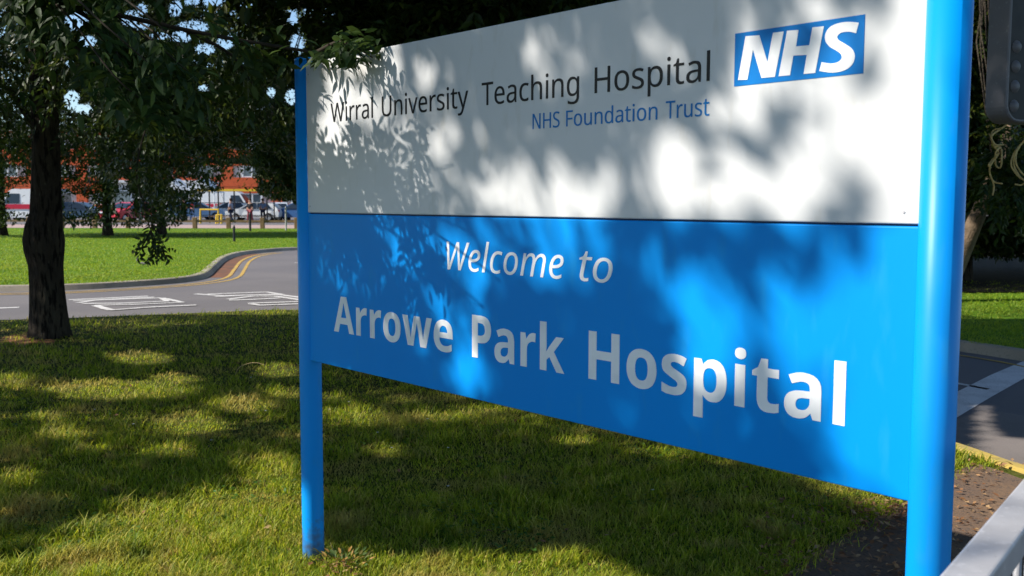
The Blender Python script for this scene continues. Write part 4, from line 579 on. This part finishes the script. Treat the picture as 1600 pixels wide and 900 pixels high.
b, A, N, Ln, Wd = sprays(C, D, .15*(.8+.5*rng.random(len(C))), 7, .2); u, v, d = proj(b+norm(A)*(Ln*.8)[:, None]); k = (np.hypot((u-240)/34, (v-395)/23) < 1) | (v < 372)
link('leaves', leaves_mesh6('leaves', b[k]-c0, A[k], N[k], Ln[k], Wd[k]), M['leaf'], sg)

# ------------------------------------------------------------------ grass
def grass(name, n, ur, vr, poly, excl, m, h0, h1, wid, dens_keep=None):
    u = rng.uniform(*ur, n); v = rng.uniform(*vr, n); du, dv = u-800, v-450; x = (cr*du+sr*dv)/F; up = (sr*du-cr*dv)/F
    dy = cp+up*sp_; dz = -sp_+up*cp; t = -CH/dz; X = x*t; Y = dy*t
    ok = (dz < -.001) & inpoly(X, Y, poly)
    if excl: 
        for e_ in excl: ok &= ~inpoly(X+rng.normal(0, .055, n), Y+rng.normal(0, .055, n), e_)
    X, Y = X[ok], Y[ok]; n = len(X); dist = np.hypot(X, Y)
    cl = .5+.5*np.sin(X*2.1+np.sin(Y*1.7)*1.3)*np.sin(Y*2.6+np.sin(X*1.1)); tuft = np.clip(np.sin(X*7.3+2*np.sin(Y*5.1))*np.sin(Y*8.7+2*np.sin(X*4.3)), 0, 1); h = (h0+(h1-h0)*rng.random(n)**2.2)*(.55+.6*cl+.9*tuft)
    a = rng.uniform(0, 2*np.pi, n); lean = rng.uniform(.3, 1.5, n)*h; wd = wid*(1+dist/5)*(.7+.6*rng.random(n)); pa = a+rng.normal(np.pi/2, .4, n)
    b = np.stack([X, Y, np.full(n, -.004)], 1); s = np.stack([np.cos(pa), np.sin(pa), 0*a], 1)*(wd/2)[:, None]; l = np.stack([np.cos(a), np.sin(a), 0*a], 1)*lean[:, None]; z = np.array([0, 0, 1.])
    V = np.stack([b-s, b+s, b+l*.35+z*(h*.6)[:, None]+s*.75, b+l*.35+z*(h*.6)[:, None]-s*.75, b+l+z*h[:, None]*.95], 1).reshape(-1, 3); i = np.arange(n)[:, None]*5
    Fc = np.concatenate([np.concatenate([i, i+1, i+2], 1), np.concatenate([i, i+2, i+3], 1), np.concatenate([i+3, i+2, i+4], 1)], 0)
    o = link(name, np_mesh(name, V, Fc), m); print(name, n); return tag(o, kind='stuff')
PG = PATH
tag(grass('lawn_grass', 300000, (-120, 1560), (484, 960), LAWN, [PG], M['grass'], .015, .062, .0026), 'short rough lawn grass dappled by sun around the sign', 'grass')
tag(grass('side_grass', 150000, (-2600, -100), (484, 2200), LAWN, [PG], M['grass'], .015, .062, .004), 'rough lawn grass left of the picture', 'grass')
tag(grass('far_lawn_grass', 90000, (-120, 600), (358, 446), FARL, None, M['fargrass'], .015, .035, .003), 'bright mown grass of the far lawn beyond the road', 'grass')
tag(grass('verge_grass', 14000, (1440, 1700), (440, 552), FARR, None, M['fargrass'], .015, .04, .003), 'mown grass verge across the road right of the post', 'grass')

# ------------------------------------------------------------------ litter, weeds, bare patch
def scatter(n, ur, vr, z, cond=None):
    u = rng.uniform(*ur, n); v = rng.uniform(*vr, n); P = np.array([G(a, b, z) for a, b in zip(u, v)]); 
    return P
P = np.concatenate([scatter(420, (1190, 1430), (775, 905), .02), scatter(200, (1490, 1600), (720, 880), .02), scatter(120, (0, 1300), (520, 900), .03), scatter(160, (1330, 1425), (780, 830), .03), scatter(26, (505, 570), (872, 900), .03)])
n = len(P); a = rng.uniform(0, 6.28, n)
me = leaves_mesh('fallen_leaves', P, np.stack([np.cos(a), np.sin(a), rng.normal(0, .25, n)], 1), np.array([0, 0, 1])+rng.normal(0, .35, (n, 3)), rng.uniform(.016, .05, n), rng.uniform(.010, .026, n))
tag(link('fallen_leaves', me, M['litter']), 'dry brown fallen leaves scattered on grass and path', 'fallen leaves', kind='stuff')
n = 9000; u = rng.uniform(-60, 1300, n); v = 500+440*rng.random(n)**.8; P = np.array([G(a, b, .012) for a, b in zip(u, v)])
q = np.sin(P[:, 0]*3.1+1.5*np.sin(P[:, 1]*2.3))*np.sin(P[:, 1]*3.7+1.2*np.sin(P[:, 0]*2.9)); k = (q > .35) & inpoly(P[:, 0], P[:, 1], LAWN) & ~inpoly(P[:, 0], P[:, 1], PATH); P = P[k]; n = len(P)
P[:, 2] += .03*rng.random(n); a = rng.uniform(0, 6.28, n)
M['clover'] = leaf_mat('clover leaf', [(0, (.04, .11, .012)), (1, (.14, .22, .04)), (.5, (.07, .16, .02))], .35, .5)
tag(link('clover', leaves_mesh('clover', P, np.stack([np.cos(a), np.sin(a), rng.normal(.1, .2, n)], 1), np.array([0, 0, 1])+rng.normal(0, .3, (n, 3)), rng.uniform(.014, .034, n), rng.uniform(.012, .024, n)), M['clover']), 'patches of clover and small broad weeds in the lawn', 'clover', kind='stuff')
u = np.array([255, 208, 515, 545, 668, 700, 415, 392, 590, 612, 330, 148, 700, 1020]); v = np.array([572, 663, 640, 628, 655, 700, 642, 590, 676, 700, 688, 640, 760, 766]); n = len(u)
P = np.array([G(a, b, .05) for a, b in zip(u, v)]); P = np.repeat(P, 6, 0); a = np.tile(np.arange(6)*math.pi/3, n)
tag(link('clover_flowers', leaves_mesh('clover_flowers', P, np.stack([np.cos(a), np.sin(a), 0*a+.5], 1), np.tile([0, 0, 1.], (6*n, 1)), np.full(6*n, .011), np.full(6*n, .009)), M['canvas']), 'tiny white clover flowers dotted in the lawn', 'flowers', kind='stuff')
wd_ = tag(empty('weed_clump', G(535, 888)), 'small clump of yellowing weeds at the foot of the left post', 'weed'); c0 = np.array(G(535, 888))
n = 110; a = rng.uniform(0, 6.28, n); r = rng.random(n)**.6*.13; C = c0+np.stack([np.cos(a)*r, np.sin(a)*r*.8, .01+.05*rng.random(n)], 1)
link('leaves', leaves_mesh6('leaves', C-c0, np.stack([np.cos(a), np.sin(a), .5+.5*rng.random(n)], 1), np.array([0, 0, 1])+rng.normal(0, .4, (n, 3)), rng.uniform(.02, .045, n), rng.uniform(.010, .02, n)), M['weed'], wd_)
bm = bmesh.new(); q = [G(521, 878), AT(522, 864, G(521, 878)[1]), AT(516, 848, G(521, 878)[1])]; tube(bm, [Vector(p)-Vector(c0) for p in q], .0012, 5); bm_obj('stalk', bm, M['straw'], wd_)
bm = bmesh.new(); dY = G(370, 588)[1]; q = smoothline([np.array(p) for p in (G(367, 586), AT(374, 574, dY), AT(388, 568, dY), AT(402, 567, dY), AT(415, 571, dY))], 5)
tube(bm, [Vector(p)-Vector(q[0]) for p in q], .0032, 5); o = bm_obj('bent_stem', bm, M['straw'], None, True); o.location = q[0]; tag(o, 'dry bent grass stem arching over the shaded lawn', 'stem')
# reddish wood dust round the trunk foot
pts = [e(-30, 548), e(-8, 532), e(20, 524), e(44, 519), e(62, 528), e(86, 533), e(78, 541), e(50, 538), e(34, 544), e(14, 541), e(2, 552)]
M['dust'] = mat('reddish wood dust', (.20, .09, .04), .95, .1, var=[(7, (.10, .06, .03), .42, .62), (30, (.34, .17, .08), .55, .75)], bump=(40, .8, .02))
sheet('bare_soil', [tuple(p) for p in smoothline(pts+[pts[0]], 4)[:-1]], .009, M['dust'])

# ------------------------------------------------------------------ guard rail at lower right
gr = tag(empty('guard_rail', (*AT(1530, 830, 1.75)[:2], 0)), 'flat topped galvanised guard rail in the lower right corner', 'railing'); g0 = Vector(gr.location)
RH = 1.06
def gz(u, v): return np.array(G(u, v, RH))
a, b = gz(1465, 900), gz(1600, 745); dr = norm(b-a); nr = np.array([dr[1], -dr[0], 0]); wr = .062
a2, b2 = a-dr*1.0, b+dr*.8
bm = bmesh.new(); prism(bm, [(p-np.array(g0))[:2] for p in (a2, b2, b2+nr*wr, a2+nr*wr)], RH-.05, RH); bm_obj('top_rail', bm, M['galv'], gr, bevel=.006, seg=3)
bm = bmesh.new(); prism(bm, [(p-np.array(g0))[:2] for p in (a2+nr*.012, b2+nr*.012, b2+nr*(wr-.012), a2+nr*(wr-.012))], .13, .17); bm_obj('bottom_rail', bm, M['galv'], gr, bevel=.004)
Lr = np.linalg.norm(b2-a2)
for k in range(int(Lr/.115)):
    c = a2+dr*(.06+k*.115)+nr*wr*.5-np.array(g0); c = Vector((c[0], c[1], 0)); bm = bmesh.new()
    big = k in (0, 7, 14); tube(bm, [c+Vector((0, 0, -.2 if big else .169)), c+Vector((0, 0, RH-.049))], .022 if big else .007, 12); bm_obj('upright' if big else 'bar', bm, M['galv'], gr, True)
# ------------------------------------------------------------------ grey louvred box at upper right
bY = 4.6; c = np.array(AT(1571, 190, bY)); sc = bY/F
bx = tag(empty('metal_box', (c[0]+.30, bY+.06, 0)), 'dark grey metal box with louvres and rounded corner beside the top of the right post', 'metal box')
MB_ = Matrix.Translation((-.30, -.06, c[2])) @ Matrix.Rotation(rad(24), 4, 'Z')      # local x: along the face, y: depth, z up
Wb, Hb, Rc, dp = .62, .95, .085, .115
def rr(ins):
    p = []
    for (cx, cz, a0) in ((Rc, Rc, 180), (Wb-Rc, Rc, 270), (Wb-Rc, Hb-Rc, 0), (Rc, Hb-Rc, 90)):
        for k in range(9): a = rad(a0+k*90/8); p.append((cx+(Rc-ins)*math.cos(a), cz+(Rc-ins)*math.sin(a)))
    return p
bm = bmesh.new(); lay = [[bm.verts.new(MB_ @ Vector((x, y, z))) for x, z in rr(i)] for i, y in ((0, dp), (0, .006), (.005, 0), (.012, 0), (.016, .02))]
for p, q in zip(lay, lay[1:]):
    for k in range(len(p)): bm.faces.new((p[k], p[(k+1) % len(p)], q[(k+1) % len(p)], q[k]))
bm.faces.new(lay[0])
cas = bm_obj('casing', bm, M['casing'], bx)
bm = bmesh.new(); bm.faces.new([bm.verts.new(MB_ @ Vector((x, .02, z))) for x, z in rr(.016)]); M['face'] = mat('dark face paint', (.022, .022, .023), .55, .25, var=[(9, (.04, .038, .037), .45, .75)]); fc = bm_obj('face_plate', bm, M['face'], bx)
for k in range(4):
    bm = bmesh.new(); zc = .075+k*.09; n1, n2 = 12, 5
    rows = []
    for j in range(n2+1):
        f = j/n2; rows.append([bm.verts.new(MB_ @ Vector((.075+.030*math.cos(math.pi*2*i/n1)*(1-f*.75), .0195-.016*math.sin(f*math.pi/2), zc+.030*math.sin(math.pi*2*i/n1)*(1-f*.75)))) for i in range(n1)])
    for p, q in zip(rows, rows[1:]):
        for i in range(n1): bm.faces.new((p[i], p[(i+1) % n1], q[(i+1) % n1], q[i]))
    bm.faces.new(rows[-1]); bm_obj('louvre', bm, M['casing'], fc, True)
bm = bmesh.new(); c_ = MB_ @ Vector((Wb*.93, dp+.06, 0)); tube(bm, [Vector((c_.x, c_.y, -.3)), Vector((c_.x, c_.y, c[2]+Hb+.1))], .045, 20); bm_obj('pole', bm, M['casing'], bx, True)
bm = bmesh.new(); box(bm, (Wb*.93, dp+.02, .3), (.14, .05, .06), M=MB_); bm_obj('bracket', bm, M['dark'], bx)
# dry vines and the pale limb behind
def vine(name, label, lines, Y, r, group):
    p0 = np.array(AT(*lines[0][0], Y)); bm = bmesh.new()
    for l in lines:
        p = smoothline([np.array(AT(*a, Y+.05*math.sin(i*2.1))) for i, a in enumerate(l)], 6); tube(bm, [Vector(x-p0) for x in p], r, 5)
    o = bm_obj(name, bm, M['vine'], None, True); o.location = p0; tag(o, label, 'vine', group)
vine('dry_vine', 'tangled dry vine dangling below the metal box, right of the post', [[(1580, 188), (1566, 200), (1550, 212), (1553, 228), (1560, 240), (1548, 258), (1547, 272), (1553, 284), (1566, 287)], [(1566, 200), (1552, 204), (1549, 216), (1556, 226), (1568, 226)], [(1553, 228), (1564, 232), (1565, 250), (1563, 262), (1556, 258), (1556, 238), (1563, 230)], [(1547, 272), (1553, 290), (1551, 305)], [(1560, 240), (1550, 250), (1545, 258), (1548, 262)]], 10.5, .009, 'dry vines')
vine('dry_vine', 'tangled dry vine at the right edge of the picture', [[(1612, 205), (1598, 222), (1586, 240), (1584, 258), (1592, 274), (1602, 284)], [(1604, 215), (1589, 236), (1588, 256), (1598, 272), (1606, 274)], [(1596, 224), (1583, 242), (1580, 258), (1588, 272), (1596, 280)], [(1586, 288), (1596, 289), (1606, 280)]], 10.5, .009, 'dry vines')
lm = tag(empty('leaning_trunk', G(1470, 470)), 'pale sunlit leaning trunk low in the dark woodland right of the post', 'tree'); l0 = np.array(G(1470, 470)); Yl = l0[1]
bm = bmesh.new(); q = smoothline([l0, np.array(AT(1500, 400, Yl)), np.array(AT(1524, 345, Yl)), np.array(AT(1562, 255, Yl+.5)), np.array(AT(1580, 190, Yl+.8)), np.array(AT(1590, 60, Yl+1))], 5)
tube(bm, [Vector(p-l0) for p in q], list(np.linspace(.17, .07, len(q))), 14); bm_obj('trunk', bm, M['lightbark'], lm, True)

# ------------------------------------------------------------------ far things: hospital block, shelter, fence, vehicles, people
bd = tag(empty('hospital_building', (-38, 118, 0)), 'orange brick hospital block with white window bands behind the car park', 'building')
Lb, Wbd, FH = 78, 16, 3.25; M['parapet'] = M['cream']
def bpart(name, boxes, m, parent=bd):
    bm = bmesh.new()
    for c, s in boxes: box(bm, c, s)
    return bm_obj(name, bm, m, parent)
NF = 3
bpart('wall', [((0, Wbd/2+.3, NF*FH/2), (Lb, Wbd, NF*FH))], M['cream'])
for f in range(NF):
    bpart('brick_band', [((0, .15, f*FH+.55), (Lb, .5, 1.1))], M['brick']); bpart('brick_band', [((0, .15, f*FH+2.85), (Lb, .5, .7))], M['brick'])
bpart('parapet', [((0, Wbd/2, NF*FH+.35), (Lb+.6, Wbd+.9, .7))], M['cream'])
NW = 26
for f in range(NF):
    for i in range(NW):
        x = -Lb/2+1.5+(i+.5)*(Lb-3)/NW
        if i % 2 == 0:
            bpart('brick_pier', [((x, .16, f*FH+1.8), (1.25, .44, 1.395))], M['brick'])
        else:
            wn = bpart('window', [((x-1.1, .1, f*FH+1.8), (.22, .3, 1.39)), ((x+1.1, .1, f*FH+1.8), (.22, .3, 1.39)), ((x, .1, f*FH+1.8), (.12, .3, 1.39)), ((x, .11, f*FH+2.42), (1.98, .28, .14)), ((x, .11, f*FH+1.18), (1.98, .28, .14))], M['frame'])
            bpart('pane', [((x, .25, f*FH+1.8), (1.98, .04, 1.1))], M['glass'], wn)
# low wing with a white entrance
wg = tag(empty('entrance_block', (-36.5, 100, 0)), 'low white rendered entrance block before the brick hospital block', 'building')
bpart('wall', [((0, 4, 1.7), (9, 8, 3.4))], M['cream'], wg); bpart('roof', [((0, 4, 3.5), (9.6, 8.6, .25))], M['frame'], wg)
for x in (-2.6, 0, 2.6):
    wn = bpart('window', [((x, -.04, 1.9), (1.9, .1, 1.6))], M['frame'], wg); bpart('pane', [((x, -.1, 1.9), (1.6, .03, 1.3))], M['glass'], wn)
# white gabled canopy
cvx, cvy = AT(288, 310, 84)[:2]; cv = tag(empty('canopy', (cvx, cvy, 0)), 'white twin gabled canvas canopy left of the yellow shelter', 'canopy')
bm = bmesh.new()
for dx in (-1.3, 1.3):
    p = [(-1.3, 2.3), (1.3, 2.3), (0, 3.5)]; a = [bm.verts.new((dx+x, 0, z)) for x, z in p]; b = [bm.verts.new((dx+x, 3, z)) for x, z in p]
    bm.faces.new(a); bm.faces.new(b); 
    for i, j in ((0, 2), (2, 1)): bm.faces.new((a[i], a[j], b[j], b[i]))
bm_obj('roof', bm, M['canvas'], cv)
for x in (-2.5, 0, 2.5):
    for y in (.1, 2.9): bm = bmesh.new(); tube(bm, [(x, y, 0), (x, y, 2.3)], .05, 8); bm_obj('pole', bm, M['frame'], cv)
# yellow roofed shelter
shY = 72; sx0, sx1 = AT(306, 298, shY)[0], AT(434, 298, shY)[0]; sz = AT(340, 297, shY)[2]
sh = tag(empty('shelter', ((sx0+sx1)/2, shY, 0)), 'glazed waiting shelter with thin yellow roof on black posts', 'shelter'); hw = (sx1-sx0)/2
bpart('roof', [((0, .9, sz), (2*hw, 2.0, .16))], M['yellowmetal'], sh)
for u in (313, 327, 341, 366, 391, 417, 428):
    x = AT(u, 320, shY)[0]-(sx0+sx1)/2; bpart('post', [((x, .05, sz/2-.04), (.085, .085, sz-.08))], M['dark'], sh)
for z in (.55, 1.45): bpart('rail', [((0, .05, z), (2*hw-.4, .04, .05))], M['dark'], sh)
bpart('bench', [((0, 1.3, .45), (2*hw-1, .4, .06))], M['timber'], sh)
# yellow barrier
def hoop(label, pts, Y):
    p0 = np.array(AT(*pts[0], Y)); p0[2] = 0; bm = bmesh.new(); P = [np.array(AT(*a, Y))-p0 for a in pts]
    tube(bm, [Vector(p) for p in P], .075, 8); o = bm_obj('barrier', bm, M['yellowmetal']); o.location = p0; tag(o, label, 'barrier', 'yellow barriers')
hoop('long yellow tube barrier before the glazed shelter', [(313, 349), (313, 327.5), (341, 327.5), (341, 349)], 69.5)
hoop('short stepped yellow tube barrier before the glazed shelter', [(338, 349.5), (338.5, 336), (346, 335.5), (346, 349.5)], 68)
# timber fence
fY = G(370, 357)[1]; fx = G(-60, 357)[0]
fe = tag(empty('timber_fence', (fx, fY, 0)), 'low timber post and rail fence along the back of the far lawn', 'fence')
n_ = 0
for u in range(-60, 700, 54):
    x = G(u+48-9, 357)[0]-fx; bm = bmesh.new(); box(bm, (x, 0, .30), (.24, .2, .68)); bm_obj('post', bm, M['timber'], fe, bevel=.02)
    bm = bmesh.new(); box(bm, (x+1.02, .02, .42), (1.8, .09, .12)); bm_obj('rail', bm, M['timber'], fe)
# thin poles
for u, v, vt, r, m, lab in ((366, 377, 352, .05, 'dark', 'thin black stake standing in the far lawn before the timber fence'), (391, 361, 332, .06, 'dark', 'thin black pole against the timber fence'), (447, 360, 322, .05, 'galv', 'thin pale grey pole at the timber fence by the sign post')):
    p = np.array(G(u, v)); t = AT(u, vt, p[1])[2]; bm = bmesh.new(); tube(bm, [(0, 0, -.2), (0, 0, t*.9), (0, 0, t)], [r, r, r*.5], 8); o = bm_obj('pole', bm, M[m]); o.location = p; tag(o, lab, 'pole')

# vehicles
def car(label, u, vbase, Y, paint, rz=0, kind='hatch', group='cars in the far car park', name='parked_car'):
    p = AT(u, vbase, Y); root = tag(empty(name, (p[0], Y, .006), rz), label, 'van' if kind == 'van' else 'car', group)
    if kind == 'van':
        Lc, Wc, zr, prof = 5.2, 1.95, 2.45, [(-2.6, .45), (-2.6, 2.3), (-2.45, 2.45), (1.1, 2.45), (1.45, 2.25), (2.0, 1.35), (2.5, 1.1), (2.6, .8), (2.6, .4)]
        win = [[(.55, 1.35), (1.80, 1.35), (1.35, 2.1), (.55, 2.1)]]; ws = ((2.0, 1.40), (1.46, 2.22)); rear = ((-2.602, 1.4), (-2.602, 2.1)); wx = (-1.55, 1.65); wrad = .34
    else:
        Lc, Wc, prof = 4.2, 1.75, [(-2.05, .35), (-2.1, .7), (-2.0, .98), (-1.6, 1.38), (-1.2, 1.47), (-.1, 1.48), (.25, 1.40), (1.0, .98), (1.75, .86), (2.05, .68), (2.1, .4), (2.0, .28)]
        win = [[(-1.55, .98), (-.42, .98), (-.42, 1.40), (-1.2, 1.39)], [(-.34, .98), (.82, .98), (.22, 1.34), (-.02, 1.41), (-.34, 1.41)]]; ws = ((.95, 1.02), (.28, 1.385)); rear = ((-1.98, 1.03), (-1.64, 1.36)); wx = (-1.28, 1.3); wrad = .31
    low = []
    x1, x0 = prof[-1], prof[0]
    for xw in sorted(wx, reverse=True):
        low += [(xw+(wrad+.05)*math.cos(a), .30+(wrad+.05)*math.sin(a)) for a in np.linspace(0, math.pi, 9)]
    poly = prof+[(prof[-1][0]-.1, .26)]+[(x, max(z, .26)) for x, z in low]
    def yw(z): return Wc/2*(1 if z < .95 else 1-(.16 if kind != 'van' else .05)*(z-.95)/.55)
    bm = bmesh.new(); A_ = [bm.verts.new((x, -yw(z), z)) for x, z in poly]; B_ = [bm.verts.new((x, yw(z), z)) for x, z in poly]; n = len(poly)
    f = [bm.faces.new(A_), bm.faces.new(B_[::-1])]
    for i in range(n): bm.faces.new((A_[i], A_[(i+1) % n], B_[(i+1) % n], B_[i]))
    bmesh.ops.triangulate(bm, faces=f); body = bm_obj('body', bm, paint, root, bevel=.04)
    for sgn_ in (-1, 1):
        for wq in win:
            bm = bmesh.new(); bm.faces.new([bm.verts.new((x, sgn_*(yw(z)+.006), z)) for x, z in wq]); bm_obj('side_window', bm, M['carglass'], root)
        for xw in wx:
            bm = bmesh.new(); tube(bm, [(xw, sgn_*(Wc/2-.2), wrad), (xw, sgn_*(Wc/2-.01), wrad)], wrad, 20); ty_ = bm_obj('wheel', bm, M['tyre'], root)
            bm = bmesh.new(); tube(bm, [(xw, sgn_*(Wc/2-.012), wrad), (xw, sgn_*(Wc/2+.006), wrad)], [wrad*.66, wrad*.6], 14); bm_obj('rim', bm, M['rim'], ty_)
        xl = prof[-3][0]; bm = bmesh.new(); box(bm, (xl-.12, sgn_*(Wc/2-.25), .72), (.34, .32, .14)); bm_obj('headlight', bm, M['lamp'], root)
        bm = bmesh.new(); box(bm, (prof[1][0]+.10, sgn_*(Wc/2-.13), .82), (.25, .2, .18)); bm_obj('tail_light', bm, M['tail'], root)
    for nm_, (p0, p1) in (('windscreen', ws), ('rear_window', rear)):
        bm = bmesh.new(); nx = .012 if nm_ == 'windscreen' else -.012; y0, y1 = yw(p0[1])-.1, yw(p1[1])-.1
        bm.faces.new([bm.verts.new(q) for q in ((p0[0]+nx, -y0, p0[1]+.012), (p0[0]+nx, y0, p0[1]+.012), (p1[0]+nx, y1, p1[1]+.012), (p1[0]+nx, -y1, p1[1]+.012))]); bm_obj(nm_, bm, M['carglass'], root)
    if kind == 'van':
        for sgn_ in (-1, 1):
            bm = bmesh.new(); box(bm, (-.4, sgn_*(Wc/2+.004), 1.12), (4.2, .012, .36)); bm_obj('stripe', bm, M['redstripe'], root)
    return root
car('white van with a red stripe seen left of the dark trunk', 52, 338, 76, M['carwhite'], math.pi, 'van', 'vans in the far car park', 'parked_van')
car('red hatchback half hidden behind the striped van', 8, 338, 80, M['carred'], rad(80))
car('dark blue car just right of the dark trunk', 128, 338, 76, M['cardark'], 0)
car('red car glimpsed between the hanging foliage', 200, 340, 74, M['carred'], rad(250))
car('pale blue hatchback behind the left end of the shelter', 312, 338, 82, M['carpale'], rad(15))
car('silver hatchback behind the middle of the shelter', 352, 338, 84, M['carsilver'], rad(205))
car('white car nearest behind the right half of the shelter', 398, 340, 78, M['carwhite'], math.pi)
car('pale silver car right of the nearest white car', 436, 339, 82, M['carsilver'], rad(100))
car('mid blue car beside the left sign post', 466, 339, 79, M['carblue'], rad(170))
car('white van with red stripe parked behind the silver hatchback', 356, 335, 94, M['carwhite'], 0, 'van', 'vans in the far car park', 'parked_van')
car('blue car in the back row behind the pale blue hatchback', 300, 335, 95, M['carblue'], 0)

# people by the shelter
def skin(name, verts, edges, radii, m, parent):
    me = bpy.data.meshes.new(name); me.from_pydata(verts, edges, []); o = bpy.data.objects.new(name, me); COL.objects.link(o)
    md = o.modifiers.new('s', 'SKIN'); md.use_smooth_shade = True
    for i, r in enumerate(radii): me.skin_vertices[0].data[i].radius = (r, r)
    me.skin_vertices[0].data[0].use_root = True
    o.modifiers.new('d', 'SUBSURF').levels = 1; bpy.context.view_layer.update()
    m2 = bpy.data.meshes.new_from_object(o.evaluated_get(bpy.context.evaluated_depsgraph_get())); bpy.data.objects.remove(o)
    return link(name, m2, m, parent)
M['skin'] = mat('skin', (.45, .26, .18), .6, .3); M['hair'] = mat('dark hair', (.03, .02, .014), .7, .3)
def person(label, u, v, Y, top, legs, rz, stride=.12):
    p = AT(u, v, Y); root = tag(empty('person', (p[0], Y, .006), rz), label, 'person', 'people by the shelter'); s = stride
    V = [(0, 0, .95), (0, 0, 1.15), (0, 0, 1.36), (0, 0, 1.48), (0, .01, 1.6), (0, .01, 1.68), (.18, 0, 1.38), (.23, -.03, 1.12), (.21, .08, .88), (-.18, 0, 1.38), (-.23, .03, 1.12), (-.21, .1, .88), (.10, 0, .88), (.10, s, .48), (.10, s*1.1, .06), (.10, s*1.1+.14, .04), (-.10, 0, .88), (-.10, -s*.6, .48), (-.10, -s*1.5, .06), (-.10, -s*1.5+.14, .04)]
    Ed = [(0, 1), (1, 2), (2, 3), (3, 4), (4, 5), (2, 6), (6, 7), (7, 8), (2, 9), (9, 10), (10, 11), (0, 12), (12, 13), (13, 14), (14, 15), (0, 16), (16, 17), (17, 18), (18, 19)]
    R = [.14, .13, .15, .055, .10, .085, .06, .048, .035, .06, .048, .035, .085, .06, .04, .035, .085, .06, .04, .035]
    skin('body', V, Ed, R, M['skin'], root)
    i1 = [0, 1, 2, 6, 7, 9, 10]; mp = {k: j for j, k in enumerate(i1)}
    skin('shirt', [V[i] for i in i1], [(mp[a], mp[b]) for a, b in Ed if a in mp and b in mp], [R[i]+.018 for i in i1], top, root)
    i2 = [0, 12, 13, 14, 16, 17, 18]; mp = {k: j for j, k in enumerate(i2)}
    skin('trousers', [V[i] if i not in (0,) else (0, 0, .93) for i in i2], [(mp[a], mp[b]) for a, b in Ed if a in mp and b in mp], [R[i]+.014 for i in i2], legs, root)
    bm = bmesh.new(); bmesh.ops.create_uvsphere(bm, u_segments=10, v_segments=8, radius=.115); bmesh.ops.translate(bm, verts=bm.verts, vec=(0, -.02, 1.68)); bm_obj('hair', bm, M['hair'], root, True)
def cl(n, c): M[n] = mat(n, c, .8, .2); return M[n]
c1, c2, c3, c4, c5, c6 = cl('blue shirt', (.12, .20, .36), ), cl('navy cloth', (.02, .025, .05)), cl('black cloth', (.014, .014, .016)), cl('maroon cloth', (.22, .05, .06)), cl('red cloth', (.5, .04, .05)), cl('grey blue cloth', (.25, .30, .40))
person('person in a blue shirt and dark trousers under the shelter roof, right of the others', 411, 347, 73.5, c1, c2, .3)
person('person in black top and maroon trousers at the middle of the shelter', 391, 350, 70, c3, c4, 2.8)
person('person in grey blue top with dark trousers left of the middle shelter post', 361, 348, 71, c6, c2, 1.4)
person('person in a red top left of the shelter', 301, 347, 74, c5, c1, -1.2)
person('person in black clothes at far left of the shelter', 288, 347, 74, c3, c3, .8)
